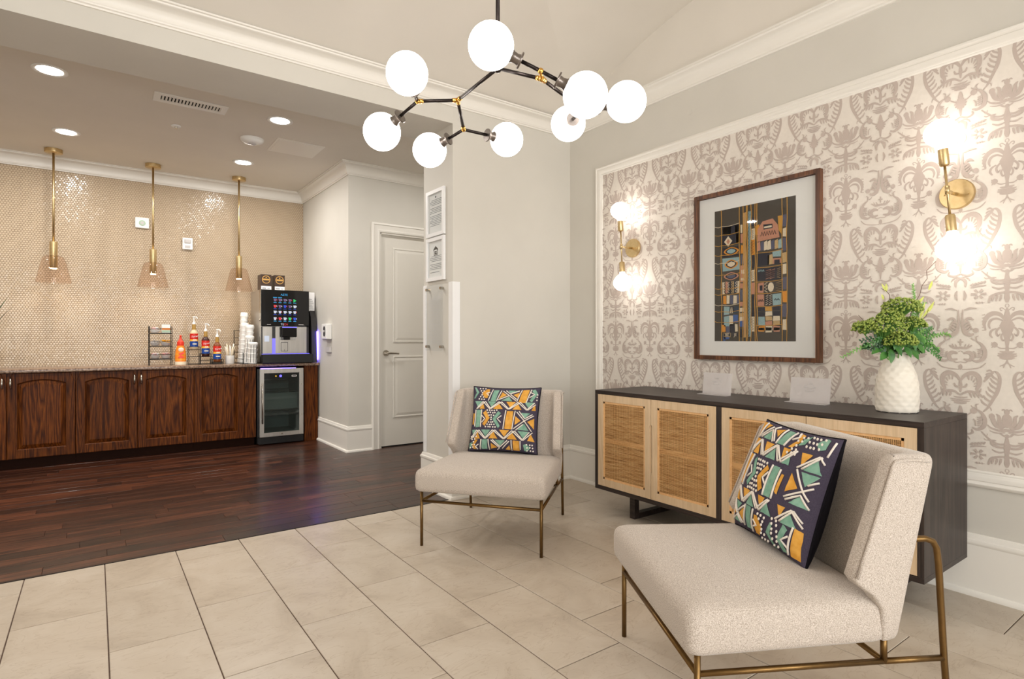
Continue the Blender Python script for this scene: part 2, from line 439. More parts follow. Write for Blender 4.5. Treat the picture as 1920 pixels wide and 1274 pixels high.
    for nm, c in dict(a_ground=(78, 70, 62), a_dark=(44, 42, 52), a_gold=(206, 152, 66), a_cream=(226, 208, 180), a_orange=(222, 146, 50), a_salmon=(196, 138, 112), a_blue=(70, 100, 160), a_pale=(150, 176, 178), a_slate=(92, 92, 112), a_sand=(196, 164, 116), a_navy=(52, 66, 84)).items():
        M[nm] = noisy('art_' + nm[2:], tuple(int(x * 0.9) for x in c), c, 220, 0.9)
    M['void'] = pbr('dark_gap', (14, 11, 10), 0.9)
    M['dirt'] = pbr('soil', (52, 40, 32), 0.9)
build_materials()
# ------------------------------------------------------------------ room shell
WX, WY = 3.15, 3.53          # right wall plane, lounge back wall plane
CX, CY1 = 2.045, 3.97        # end of the stub wall, its rear plane
KX, KD, KY = 2.05, 5.61, 7.15  # kitchen right wall, door wall, kitchen back wall
LX, FY_, HX = -3.2, -2.2, 3.6
CROWN, KC, LC = 2.775, 2.89, 2.87

def slab(name, x0, x1, y0, y1, z0, z1, mat='paint', label=None):
    return struct(MB().box(x0, x1, y0, y1, z0, z1).obj(name, mat), label)

# floors
fl = slab('floor', LX - .15, WX + .2, FY_ - .15, 3.538, -0.12, -0.003, 'grout', 'beige porcelain tile floor of the lounge with thin dark joints')
TW, TL, X0, Y0 = 0.3083, 0.6166, 0.040, 3.1415
tile_cache = {}
def tile_mesh(w, l, mat, nm, th=0.012, c=0.0012):
    k = (round(w, 3), round(l, 3), mat)
    if k not in tile_cache:
        m = MB(); m.box(-w / 2, w / 2, -l / 2, l / 2, -th, 0)
        # small arris: inset the top
        top = [4, 5, 6, 7]
        vs = m.v; 
        m2 = MB()
        lo = [(-w / 2, -l / 2), (w / 2, -l / 2), (w / 2, l / 2), (-w / 2, l / 2)]
        hi = [(x - math.copysign(c, x), y - math.copysign(c, y)) for x, y in lo]
        m2.loops([[(x, y, -th) for x, y in lo], [(x, y, -c) for x, y in lo], [(x, y, 0) for x, y in hi]])
        o = m2.obj(nm, mat); me = o.data; bpy.data.objects.remove(o); tile_cache[k] = me
    return tile_cache[k]
G = 0.004
k0 = int(math.floor((LX - X0) / TW)); k1 = int(math.ceil((WX - X0) / TW))
for k in range(k0, k1 + 1):
    xa, xb = max(X0 + k * TW, LX), min(X0 + (k + 1) * TW, WX)
    if xb - xa < 0.03: continue
    base = Y0 + (k * TL / 3)
    j = int(math.floor((FY_ - base) / TL))
    while base + j * TL < 3.53:
        ya, yb = max(base + j * TL, FY_), min(base + (j + 1) * TL, 3.532); j += 1
        if yb - ya < 0.02: continue
        me = tile_mesh(xb - xa - G, yb - ya - G, 'tile', 'floor_tile')
        instance(me, 'floor_tile', ((xa + xb) / 2, (ya + yb) / 2, random.uniform(-0.0005, 0.0003)), fl)
struct(MB().box(LX, CX, 3.531, 3.545, -0.01, 0.0025).obj('trim_1', 'bronze'), 'thin dark metal strip between tile and wood floors')

fw = slab('floor_wood', LX - .15, HX + .15, 3.538, KY + .15, -0.12, -0.004, 'void', 'dark reddish brown plank floor of the coffee area')
PW = 0.115
random.seed(11)
lens = (0.55, 0.8, 1.05, 1.3)
r = 0
y = 3.546
while y < 6.66:
    x = LX - random.uniform(0, 0.9)
    y1 = min(y + PW, 6.66)
    while x < HX:
        L = random.choice(lens)
        if x + L > LX and not (y > KD and x > KX) :
            me = tile_mesh(L - 0.0012, PW - 0.0012, 'plank', 'plank', 0.012, 0.0008)
            if y1 - y > PW - 0.005:
                instance(me, 'plank', (x + L / 2, y + PW / 2, random.uniform(-0.0004, 0.0004)), fw)
        x += L
    y += PW; r += 1

# walls
wr = slab('wall_right', WX, WX + .2, FY_, WY + .2, 0, 3.6, 'paint', 'pale grey lounge wall carrying the wallpaper panel')
slab('wall_column', CX, HX + .2, WY, CY1, 0, 2.9, 'paint', 'short wall between lounge and hall with notices on its end')
struct(MB().box(LX - .1, CX, WY, CY1, 2.655, 2.9).obj('beam_1', 'paint'), 'long pale ceiling beam between lounge and coffee area')
slab('wall_upper', LX - .15, WX, WY, WY + .2, 2.86, 3.6, 'ceil')
wk = slab('wall_kitchen_back', LX - .15, KX + .2, KY, KY + .2, 0, 3.0, 'pennygrout', 'back wall of the coffee area under small round tiles')
slab('wall_kitchen_right', KX, KX + .2, KD + .2, KY, 0, 3.0, 'paint', 'pale wall beside the coffee machine')
dw = MB(); DX0, DX1, DH = 2.388, 3.302, 2.235
dw.box(KX, DX0, KD, KD + .2, 0, 3.0).box(DX1, HX, KD, KD + .2, 0, 3.0).box(DX0, DX1, KD, KD + .2, DH, 3.0)
struct(dw.obj('wall_door', 'paint'), 'pale wall around the white panelled door')
slab('wall_hall', HX, HX + .2, CY1, KD + .2, 0, 3.0)
slab('wall_left', LX - .2, LX, FY_ - .2, KY + .2, 0, 3.6)
# front wall with three window openings (behind the camera)
wf = MB(); zs0, zs1 = 0.5, 2.4
xs = [LX - .2, -2.55, -1.25, -0.75, 0.55, 1.05, 2.35, WX + .2]
for i in range(0, 8, 2): wf.box(xs[i], xs[i + 1], FY_ - .2, FY_, 0, 3.6)
for i in range(1, 7, 2): wf.box(xs[i], xs[i + 1], FY_ - .2, FY_, 0, zs0).box(xs[i], xs[i + 1], FY_ - .2, FY_, zs1, 3.6)
struct(wf.obj('wall_front', 'paint'))
for n, i in enumerate((1, 3, 5)):
    a, b = xs[i], xs[i + 1]; w = MB()
    for q in (a + .03, (a + b) / 2, b - .03): w.box(q - .03, q + .03, FY_ - .12, FY_ - .06, zs0, zs1)
    for q in (zs0 + .03, 1.45, zs1 - .03): w.box(a, b, FY_ - .11, FY_ - .07, q - .03, q + .03)
    wo = struct(w.obj('window_%d' % (n + 1), 'trim'), 'white framed window in the front wall')
    MB().box(a + .03, b - .03, FY_ - .093, FY_ - .088, zs0 + .03, zs1 - .03).obj('pane', 'glass', wo)

# kitchen ceiling
slab('ceiling_kitchen', LX - .1, HX + .1, CY1 - .02, KY + .1, KC, KC + .12, 'ceil', 'flat ceiling of the coffee area with downlights')
# lounge ceiling: groin vault over the seating bay, flat around it
VX0, VX1, VY0, VY1 = -0.88, 3.10, 0.05, 3.48
ZS, RISE = LC, 0.47
def vz(x, y):
    # shallow vault springing from the long crowns; penetrations flare up to the end lunettes
    hx, hy = (VX1 - VX0) / 2, (VY1 - VY0) / 2
    d = hy - abs(y - (VY0 + VY1) / 2); e = hx - abs(x - (VX0 + VX1) / 2)
    d = max(d, 0.0); e = max(e, 0.0)
    za = RISE * (1 - abs(1 - d / hy) ** 2.15); sd = 0.14 * min(d, 1.0)
    return ZS + za - sd + max(0.0, sd - 0.14 * e / 1.09)
m = MB(); N = 72
vs = []; fs = []
for i in range(N + 1):
    for j in range(N + 1):
        x = VX0 + (VX1 - VX0) * i / N; y = VY0 + (VY1 - VY0) * j / N
        vs.append((x, y, vz(x, y)))
for i in range(N):
    for j in range(N):
        a = i * (N + 1) + j; q = [a, a + 1, a + N + 2, a + N + 1]
        # split along the diagonal that follows the groin
        if (i < N / 2) == (j < N / 2): fs += [(q[0], q[1], q[2]), (q[0], q[2], q[3])]
        else: fs += [(q[0], q[1], q[3]), (q[1], q[2], q[3])]
m.add(vs, fs)
ceil = struct(m.obj('ceiling', 'ceil', smooth=False, fix=False), 'cream groin vaulted lounge ceiling')
ceil.data.polygons.foreach_set('use_smooth', [True] * len(ceil.data.polygons)); ceil.data.set_sharp_from_angle(angle=math.radians(6.5))
# lunettes
lun = MB()
for ax in range(4):
    pts = []
    for i in range(N + 1):
        t = i / N
        if ax == 0: pts.append((VX1, VY0 + (VY1 - VY0) * t))
        if ax == 1: pts.append((VX0, VY0 + (VY1 - VY0) * t))
        if ax == 2: pts.append((VX0 + (VX1 - VX0) * t, VY1))
        if ax == 3: pts.append((VX0 + (VX1 - VX0) * t, VY0))
    vs = [(x, y, ZS - .01) for x, y in pts] + [(x, y, vz(x, y)) for x, y in pts]
    lun.add(vs, [(i, i + 1, N + 2 + i, N + 1 + i) for i in range(N)])
lun.obj('lunette', 'ceil', ceil, fix=False)
fc = MB()
for x0, x1, y0, y1 in ((LX, VX0, FY_, WY), (VX0, VX1, FY_, VY0), (VX1, WX, FY_, WY), (VX0, VX1, VY1, WY)): fc.box(x0, x1, y0, y1, LC, LC + .03)
fc.obj('soffit', 'ceil', ceil)

# crown mouldings
def crown_prof(z0, z1, pr):
    """closed section: offset from wall, height"""
    P = [(0, z0), (0.012, z0), (0.014, z0 + .008), (0.022, z0 + .012), (0.024, z0 + .02)]
    for i in range(7):
        a = PI / 2 * i / 6
        P.append((0.026 + (pr - .045) * (1 - math.cos(a)), z0 + .022 + (z1 - z0 - .042) * math.sin(a)))
    P += [(pr - .012, z1 - .016), (pr - .01, z1 - .008), (pr, z1 - .006), (pr, z1 + .004), (0, z1 + .004)]
    return P
struct(MB().sweep([(LX, WY), (WX, WY), (WX, FY_)], crown_prof(CROWN - .005, LC, .1)).obj('trim_2', 'trim', auto=35), 'white crown moulding around the lounge ceiling')
struct(MB().sweep([(LX, KY), (KX, KY), (KX, KD), (HX, KD)], crown_prof(CROWN, KC, .1)).obj('trim_3', 'trim', auto=35), 'white crown moulding around the coffee area')
# baseboards with cap and quarter round
BP = [(0, 0), (0.034, 0), (0.034, 0.008), (0.031, 0.016), (0.025, 0.022), (0.017, 0.024), (0.017, 0.222), (0.02, 0.226), (0.022, 0.236), (0.020, 0.244), (0.014, 0.249), (0.012, 0.258), (0.009, 0.266), (0, 0.27)]
struct(MB().sweep([(HX, CY1), (CX, CY1), (CX, WY), (WX, WY), (WX, FY_)], BP).obj('baseboard_right', 'trim', auto=35), 'tall white baseboard around the stub wall and lounge')
struct(MB().sweep([(KX, 6.63), (KX, KD), (2.292, KD)], [(o, z * .95) for o, z in BP]).obj('baseboard_kitchen', 'trim', auto=35), 'tall white baseboard beside the door')
struct(MB().sweep([(3.398, KD), (HX, KD)], [(o, z * .95) for o, z in BP]).obj('baseboard_hall', 'trim', auto=35))
struct(MB().sweep([(LX, FY_), (LX, 6.5)], BP).obj('baseboard_left', 'trim', auto=35))

# wallpaper panel with its picture-frame moulding
PY0, PY1, PZ0, PZ1 = 0.58, 3.224, 0.480, 2.455
pw = 0.072
def rect_frame_x(mb, X, y0, y1, z0, z1, prof):
    """mitred frame on the plane X facing -X; prof: (inset, proud)"""
    loops = []
    for (cy, cz, sy, sz) in ((y0, z0, 1, 1), (y1, z0, -1, 1), (y1, z1, -1, -1), (y0, z1, 1, -1)):
        loops.append([(X - h, cy + sy * d, cz + sz * d) for d, h in prof])
    loops.append(loops[0]); mb.loops(loops, True, False, False); return mb
MP = [(0, 0), (0, .012), (.006, .018), (.014, .02), (.02, .016), (.026, .014), (.03, .017), (.044, .017), (.05, .013), (.055, .012), (.06, .007), (.066, .008), (.072, .004), (.072, 0)]
struct(rect_frame_x(MB(), WX, PY0, PY1, PZ0, PZ1, MP).obj('trim_4', 'trim', auto=35), 'white picture frame moulding around the damask wallpaper')
paper = MB().box(WX - .0025, WX + .001, PY0 + pw - .004, PY1 - pw + .004, PZ0 + pw - .004, PZ1 - pw + .004).obj('wallpaper', 'wallpaper', wr)

def damask():
    """one half repeat described as tapered strokes; mirrored about both axes"""
    RW, RH = 0.325, 0.705
    A = []  # strokes from column axis A (dx towards B), B from axis B
    def catmull(pts, ws, n=5):
        P = [pts[0]] + pts + [pts[-1]]; Wd = [ws[0]] + ws + [ws[-1]]; out = []
        for i in range(1, len(P) - 2):
            for k in range(n):
                t = k / n
                def cr(a, b, c, d): return 0.5 * ((2 * b) + (-a + c) * t + (2 * a - 5 * b + 4 * c - d) * t * t + (-a + 3 * b - 3 * c + d) * t ** 3)
                out.append((cr(P[i - 1][0], P[i][0], P[i + 1][0], P[i + 2][0]), cr(P[i - 1][1], P[i][1], P[i + 1][1], P[i + 2][1]), Wd[i] * (1 - t) + Wd[i + 1] * t))
        out.append((P[-2][0], P[-2][1], Wd[-2])); return out
    def st(axis, pts, ws):
        if not isinstance(ws, list): ws = [ws * .55] + [ws] * (len(pts) - 2) + [ws * .5]
        A.append((axis, catmull(pts, ws)))
    def blob(axis, x, y, rx, ry): st(axis, [(x, y - ry), (x, y - ry * .6), (x, y), (x, y + ry * .6), (x, y + ry)], [1, rx * 1.6, rx * 2, rx * 1.6, 1])
    a, b = 'a', 'b'
    # --- axis A
    st(a, [(0, 34), (9, 40), (10, 50), (0, 56)], 4); st(a, [(4, 78), (26, 58), (40, 60), (36, 74), (28, 70)], 5)
    st(a, [(0, 58), (0, 90), (0, 130), (0, 165), (0, 200), (0, 240), (0, 290), (0, 330)], [6, 22, 34, 64, 46, 26, 13, 18])
    st(a, [(8, 134), (40, 98), (82, 90), (118, 112), (134, 152), (124, 192)], [8, 20, 25, 22, 16, 6])
    st(a, [(18, 140), (58, 122), (92, 130), (106, 158), (98, 184)], [5, 11, 13, 11, 5])
    for i in range(6): st(a, [(128 + 6 * math.sin(i), 96 + 19 * i), (147, 99 + 19 * i)], [7, 3])
    st(a, [(14, 168), (42, 178), (62, 202), (54, 228), (38, 214)], 10); st(a, [(62, 182), (90, 196), (98, 220), (84, 240)], 11)
    st(a, [(20, 205), (34, 232), (24, 256), (10, 246)], 9)
    st(a, [(0, 302), (36, 304), (62, 290)], 7); blob(a, 72, 282, 14, 18); st(a, [(72, 284), (90, 268)], 8); st(a, [(70, 290), (90, 300)], 8)
    for yy, ww in ((328, 42), (342, 54), (354, 56), (366, 44)): st(a, [(0, yy), (ww * .6, yy - 2), (ww, yy - 6)], [12, 11, 4])
    st(a, [(0, 370), (8, 396), (42, 414)], 7); st(a, [(0, 380), (14, 404), (22, 424)], 6)
    st(a, [(92, 452), (66, 448), (46, 470), (42, 510), (54, 565), (82, 620), (112, 672), (140, 700)], [5, 10, 14, 16, 17, 15, 11, 5])
    for i in range(7):
        px = 48 + 3 * i + (i * i) * 1.2; py = 500 + 27 * i
        st(a, [(px, py), (px + 30, py - 18), (px + 44, py - 40)], [8, 11, 4])
    for i in range(4): st(a, [(78, 456), (100 + 8 * i, 440 + 20 * i), (118 + 6 * i, 448 + 22 * i)], [5, 10, 6])
    st(a, [(118, 668), (96, 672), (90, 690)], 6)
    blob(a, 0, 742, 22, 44); blob(a, 0, 690, 12, 18); st(a, [(0, 690), (20, 676), (30, 684)], 8)
    st(a, [(14, 786), (42, 760), (46, 722), (62, 706)], [10, 18, 14, 5]); st(a, [(22, 795), (62, 776), (82, 738), (74, 716)], [10, 20, 22, 8])
    blob(a, 88, 722, 13, 18); st(a, [(0, 800), (48, 806), (92, 794), (114, 776)], [18, 12, 9, 4]); st(a, [(10, 816), (60, 822), (100, 812)], 7)
    st(a, [(0, 842), (24, 832), (40, 820)], 9); blob(a, 0, 836, 10, 12)
    st(a, [(0, 840), (0, 880), (0, 900), (0, 950), (0, 1000), (0, 1026)], [8, 22, 30, 16, 24, 8])
    st(a, [(0, 884), (48, 890), (100, 866), (150, 822)], [12, 10, 9, 5]); st(a, [(96, 868), (120, 872), (134, 864)], 6); st(a, [(118, 850), (114, 832)], 6)
    st(a, [(0, 904), (46, 908), (84, 894), (86, 872), (62, 870)], [10, 12, 14, 10, 4]); st(a, [(0, 930), (48, 940), (86, 926)], 10)
    st(a, [(0, 962), (50, 968), (92, 986), (108, 1024)], [10, 12, 14, 7])
    for q in (34, 56, 78): st(a, [(q, 972 + q * .12), (q + 3, 996), (q + 10, 1016)], [9, 10, 4])
    # --- axis B
    st(b, [(0, 246), (0, 266), (0, 290)], [6, 9, 6]); st(b, [(0, 266), (18, 266)], [8, 5])
    st(b, [(0, 302), (38, 304), (72, 286)], [14, 12, 5]); st(b, [(22, 302), (34, 280)], [7, 4]); st(b, [(42, 302), (54, 278)], [7, 4])
    st(b, [(18, 338), (52, 332), (76, 352), (58, 380), (20, 374)], [8, 20, 22, 18, 8]); st(b, [(0, 322), (16, 330)], 6)
    st(b, [(0, 392), (30, 396), (48, 384)], 7); st(b, [(10, 440), (70, 436), (122, 424), (154, 396)], [4, 6, 6, 4]); blob(b, 0, 424, 9, 18)
    st(b, [(0, 512), (30, 476), (76, 462), (112, 486), (116, 530), (102, 562), (118, 578), (128, 556)], [8, 18, 25, 24, 20, 14, 9, 4])
    for px, py, qx, qy in ((50, 480, 52, 506), (74, 480, 68, 508), (94, 494, 80, 518), (102, 518, 84, 532), (98, 540, 82, 546)): st(b, [(px, py), (qx, qy)], [9, 4])
    st(b, [(0, 500), (0, 540), (0, 584)], [6, 18, 6]); st(b, [(0, 552), (30, 548), (40, 528)], 11)
    st(b, [(0, 604), (48, 578), (108, 586), (138, 612)], [6, 13, 13, 5])
    for q in (60, 82, 104): st(b, [(q, 584), (q + 4, 602), (q + 10, 616)], [9, 9, 3])
    for yy, ww in ((618, 44), (632, 64), (644, 58), (656, 40)): st(b, [(0, yy), (ww * .6, yy - 1), (ww, yy - 5)], [9, 8, 3])
    st(b, [(0, 670), (0, 700), (0, 740), (0, 790), (0, 826)], [5, 22, 26, 12, 5])
    for k in range(7):
        an = -PI / 2 + PI * k / 6; st(b, [(0, 746), (24 * math.cos(an), 746 + 24 * math.sin(an)), (40 * math.cos(an), 746 + 36 * math.sin(an))], [14, 13, 5])
    st(b, [(0, 748), (40, 728), (72, 706)], 7); blob(b, 82, 698, 15, 18); st(b, [(82, 696), (104, 690)], 9)
    st(b, [(0, 832), (42, 846), (76, 834), (70, 814)], 10); st(b, [(0, 858), (30, 880), (30, 916)], [10, 16, 6]); st(b, [(12, 850), (46, 862), (60, 880)], 7)
    for y0 in (0, -425):
        Y = lambda q: q + y0
        st(b, [(98, Y(686)), (128, Y(704)), (150, Y(744)), (142, Y(790)), (106, Y(812)), (74, Y(802))], [5, 12, 18, 20, 14, 6])
        for i in range(5): st(b, [(142 - 3 * i, Y(722 + 15 * i)), (118 - 2 * i, Y(738 + 12 * i)), (104, Y(734 + 13 * i))], [6, 8, 3])
        st(b, [(104, Y(690)), (96, Y(662)), (112, Y(652))], 7); st(b, [(100, Y(680)), (78, Y(676)), (66, Y(664))], 6); st(b, [(96, Y(792)), (92, Y(760)), (80, Y(748))], 6)
    for i in range(5): st(b, [(66 + 18 * i, 914 - 4 * i), (78 + 19 * i, 898 - 3 * i)], [13, 6])
    st(b, [(64, 926), (106, 916), (158, 914)], [5, 9, 4])
    for i in range(6):
        an = 2 * PI * i / 6; st(b, [(112 + 12 * math.cos(an), 966 + 10 * math.sin(an)), (112 + 46 * math.cos(an), 966 + 32 * math.sin(an))], [8, 14])
    for i in range(3): st(b, [(100 + 16 * i, 1014), (104 + 16 * i, 1026)], [5, 5])
    st(b, [(92, 1020), (148, 1020)], [3, 3])
    st(b, [(20, 1000), (30, 970), (22, 940)], [5, 12, 5]); st(b, [(22, 150), (40, 120), (60, 116), (84, 128)], [5, 12, 14, 4]); st(b, [(14, 60), (12, 110), (14, 160), (30, 205), (62, 222), (84, 212)], [5, 9, 14, 22, 18, 6])
    for i in range(4): st(b, [(18 + 8 * i, 150 + 16 * i), (44 + 7 * i, 138 + 14 * i), (56 + 6 * i, 146 + 14 * i)], [7, 12, 4])
    blob(b, 96, 192, 12, 16); st(b, [(22, 64), (60, 52), (100, 56)], [4, 10, 4])
    kx, kz = 0.000585, 0.000705
    mb = MB()
    i0 = int((PY0 - 0.743) / RW) - 2
    for ci in range(i0, i0 + 13):
        ya = 0.743 + RW * ci
        for sgn in (-1, 1):
            for rj in range(-2, 5):
                zb = 0.712 + RH * rj
                for ai, (axis, P) in enumerate(A):
                    if sgn < 0 and max(p[0] for p in P) < 1: continue
                    hgt = .0030 + ai * 1.6e-5 + (4e-6 if sgn < 0 else 0)
                    L = []
                    for q in range(len(P)):
                        x, yv, w = P[q]
                        x = 278 - x if axis == 'b' else x
                        x = x * kx; z = zb + (820 + 210 - yv - 190) * kz
                        L.append((x, z, w * 0.57 * kz))
                    if not any(PZ0 + pw - .01 < z < PZ1 - pw + .01 for _, z, _ in L): continue
                    if not (PY0 < ya + sgn * L[0][0] < PY1): continue
                    vs = []; n = len(L)
                    for q in range(n):
                        p = Vector(L[q][:2]); d = Vector(L[min(q + 1, n - 1)][:2]) - Vector(L[max(q - 1, 0)][:2])
                        if d.length < 1e-9: d = Vector((0, 1))
                        d.normalize(); nn = Vector((-d.y, d.x)) * max(L[q][2], .0007)
                        for e in (p + nn, p - nn):
                            yy = ya + sgn * e.x; zz = e.y
                            yy = min(max(yy, PY0 + pw - .003), PY1 - pw + .003); zz = min(max(zz, PZ0 + pw - .003), PZ1 - pw + .003)
                            vs.append((WX - hgt, yy, zz))
                    mb.add(vs, [(2 * q, 2 * q + 1, 2 * q + 3, 2 * q + 2) for q in range(n - 1)])
    o = mb.obj('damask_print', 'damask', wr, fix=False); stuff(o)
    return o
damask()

# penny-round tile on the kitchen back wall: thousands of tiny discs, one mesh
def penny():
    pitch = 0.0225; rowh = pitch * 0.866; n = 8
    V = []; F = []; base = 0
    rnd = random.Random(3)
    z = 0.872; r = 0
    while z < 2.79:
        x = -1.75 + (pitch / 2 if r % 2 else 0)
        while x < KX - 0.004:
            ax, az = rnd.gauss(0, .022), rnd.gauss(0, .022)
            for k in range(n):
                an = 2 * PI * k / n; V.append((x + .0106 * math.cos(an), KY - .001, z + .0106 * math.sin(an)))
            for k in range(n):
                an = 2 * PI * k / n; dx, dz = .0088 * math.cos(an), .0088 * math.sin(an); V.append((x + dx, KY - .0034 + ax * dx + az * dz, z + dz))
            F += [tuple(base + k for k in (n, n + 1, n + 2, n + 3, n + 4, n + 5, n + 6, n + 7))]
            F += [(base + k, base + (k + 1) % n, base + n + (k + 1) % n, base + n + k) for k in range(n)]
            base += 2 * n; x += pitch
        z += rowh; r += 1
    mb = MB(); mb.v = V; mb.f = F; mb.mi = [0] * len(F)
    o = mb.obj('penny_round_tiles', 'penny', wk, fix=False); stuff(o)
penny()

# ------------------------------------------------------------------ door
def panel_door():
    d = MB().box(DX0 + .004, DX1 - .004, KD + .035, KD + .08, 0.012, DH - .004).obj('door_1', 'door')
    struct(d, 'white two panel interior door with lever handle')
    for z0, z1 in ((0.30, 0.955), (1.095, DH - .14)):
        x0, x1 = DX0 + .155, DX1 - .155
        def ring(ins, y): return [(x0 + ins, y, z0 + ins), (x1 - ins, y, z0 + ins), (x1 - ins, y, z1 - ins), (x0 + ins, y, z1 - ins)]
        yf = KD + .035
        MB().loops([ring(0, yf + .004), ring(0, yf - .006), ring(.012, yf - .010), ring(.022, yf - .004), ring(.05, yf - .010), ring(.052, yf - .010)], True, False, True).obj('door_panel', 'door', d)
    hx, hz, yf = DX0 + .077, 0.985, KD + .035
    h = MB().cyl((hx, yf + .002, hz), (hx, yf - .012, hz), .034, .031, 24).cyl((hx, yf - .012, hz), (hx, yf - .05, hz), .011, .011, 12).tube([(hx, yf - .05, hz), (hx + .03, yf - .055, hz), (hx + .08, yf - .052, hz - .002), (hx + .125, yf - .05, hz - .006)], [.012, .011, .0095, .008], 10)
    o = h.obj('door_handle', 'chrome', d, auto=40); o['label'] = 'satin nickel lever handle with round rose'
    MB().box(DX0, DX1, KD + .03, KD + .15, -0.002, .004).obj('threshold', 'void', d)
    cs = MB(); 
    prof = [(0, 0), (0, .018), (.012, .026), (.02, .026), (.024, .018), (.06, .013), (.07, .013), (.076, .017), (.088, .015), (.096, .008), (.098, 0)]
    # casing swept up, over and down
    pts = [(DX0 - .0, 0, -1, 0), (DX0, DH, -1, 1), (DX1, DH, 1, 1), (DX1, 0, 1, 0)]
    loops = []
    for x, z, sx, sz in pts: loops.append([(x + sx * (.098 - o), KD - h, z + sz * (.098 - o)) for o, h in prof])
    cs.loops(loops, True, True, True)
    struct(cs.obj('trim_5', 'trim', auto=35), 'white moulded casing around the panelled door')
    jm = MB().box(DX0 - .0, DX0 + .012, KD, KD + .2, 0, DH).box(DX1 - .012, DX1, KD, KD + .2, 0, DH).box(DX0, DX1, KD, KD + .2, DH - .012, DH)
    struct(jm.obj('trim_6', 'trim'))
panel_door()
slab('wall_closet', KX + .2, HX, KD + .2, KD + .3, 0, 3.0, 'void')
# ------------------------------------------------------------------ lounge chairs
def make_chair(name, label, loc, rz, group):
    t = thing(name, label, 'chair', loc, rz, group)
    # seat cushion
    def outl(ins, r=.035):
        yf, yb = -.412 + ins, .175 - ins
        return rpoly([(-.368 + ins, yf), (.368 - ins, yf), (.34 - ins, yb), (-.34 + ins, yb)], r, 5)
    lv = []
    for z, ins in ((.300, .03), (.303, .012), (.312, .003), (.33, 0), (.385, 0), (.402, .003), (.413, .010), (.421, .022), (.428, .05), (.433, .09), (.437, .14), (.440, .20), (.441, .27)):
        lv.append([(x, y, z) for x, y in outl(ins, max(.012, .04 - ins * .1))])
    MB().loops(lv).obj('seat', 'fabric', t, auto=50, world=False)
    # wrap-round backrest, lofted U section
    def U(z, off=0.0):
        def L(pts):
            for (za, va), (zb, vb) in zip(pts, pts[1:]):
                if za <= z <= zb: return va + (vb - va) * (z - za) / (zb - za)
            return pts[-1][1] if z > pts[-1][0] else pts[0][1]
        yw = L([(.30, .145), (.40, .135), (.44, .105), (.47, .062), (.487, .05), (.81, .178)])
        yb = L([(.30, .212), (.81, .322)]); yi = L([(.30, .16), (.44, .165), (.81, .245)])
        xo = L([(.30, .345), (.47, .362), (.81, .340)]); xi = xo - .052; xi2 = .285; xb = L([(.30, .325), (.81, .332)])
        P = [(-xo, yw), (-xi, yw), (-xi2, yi), (xi2, yi), (xi, yw), (xo, yw), (xb, yb), (-xb, yb)]
        Q = rpoly(P, [.018, .018, .05, .05, .018, .018, .035, .035], 4)
        return inset(Q, off) if off else Q
    lv = []
    for z, off in ((.303, .012), (.308, .004), (.318, 0), (.36, 0), (.40, 0), (.42, 0), (.44, 0), (.455, 0), (.47, 0), (.478, 0), (.487, 0), (.52, 0), (.60, 0), (.70, 0), (.775, 0), (.788, .001), (.798, .004), (.806, .010), (.810, .018)):
        lv.append([(x, y, z) for x, y in U(z, off)])
    bm_ = MB().loops(lv, True, True, False); nl = len(lv[0]); b0 = len(lv) * nl - nl
    inner = list(range(5, 25)); outer = [4, 3, 2, 1, 0] + list(range(39, 24, -1))
    bm_.add([], []); 
    for i in range(19): bm_.f.append([b0 + inner[i], b0 + inner[i + 1], b0 + outer[i + 1], b0 + outer[i]]); bm_.mi.append(0)
    bk = bm_.obj('backrest', 'fabric', t, auto=60, world=False)
    for sx in (-1, 1):
        pts = []
        for z in (.49, .55, .62, .70, .76, .785): pts.append((sx * (.3655 - (z - .47) * .0647), .052 + (z - .487) * .3963 + .004, z))
        pts += [(sx * .3405, .185, .795), (sx * .338, .22, .798), (sx * .336, .26, .797), (sx * .334, .29, .793)]
        MB().tube(pts, .0045, 6).obj('piping', 'fabric', bk, smooth=True, world=False)
    r = .0088
    for sx in (-1, 1):
        MB().tube([(sx * .335, -.372, 0), (sx * .335, -.372, .31)], r, 10).obj('leg', 'antique', t, smooth=True, world=False)
        MB().tube([(sx * .312, .372, 0), (sx * .312, .352, .24), (sx * .312, .336, .50), (sx * .312, .33, .545), (sx * .312, .318, .565), (sx * .312, .295, .573), (sx * .312, .23, .573)], r, 10).obj('leg', 'antique', t, smooth=True, world=False)
        MB().tube([(sx * .335, -.372, .245), (sx * .312, .172, .238)], r * .92, 10).tube([(sx * .312, .165, .238), (sx * .312, .354, .238)], r * .92, 10).obj('side_rail', 'antique', t, smooth=True, world=False)
        MB().tube([(sx * .312, .172, .236), (sx * .312, .172, .31)], r, 10).obj('post', 'antique', t, smooth=True, world=False)
    MB().tube([(-.335, -.372, .245), (.335, -.372, .245)], r * .92, 10).obj('front_rail', 'antique', t, smooth=True, world=False)
    MB().tube([(-.312, .172, .238), (.312, .172, .238)], r * .92, 10).obj('rear_rail', 'antique', t, smooth=True, world=False)
    return t
R1, R2 = math.radians(-51.3), math.radians(-120.6)
chairA = make_chair('lounge_chair', 'oatmeal armless lounge chair on brass legs in front of the stub wall', (1.948, 2.809, 0), R1, 'armless lounge chairs')
chairB = dup(chairA, (1.777, 1.039, 0), R2, 'oatmeal armless lounge chair on brass legs standing before the rattan sideboard', 'armless lounge chairs')

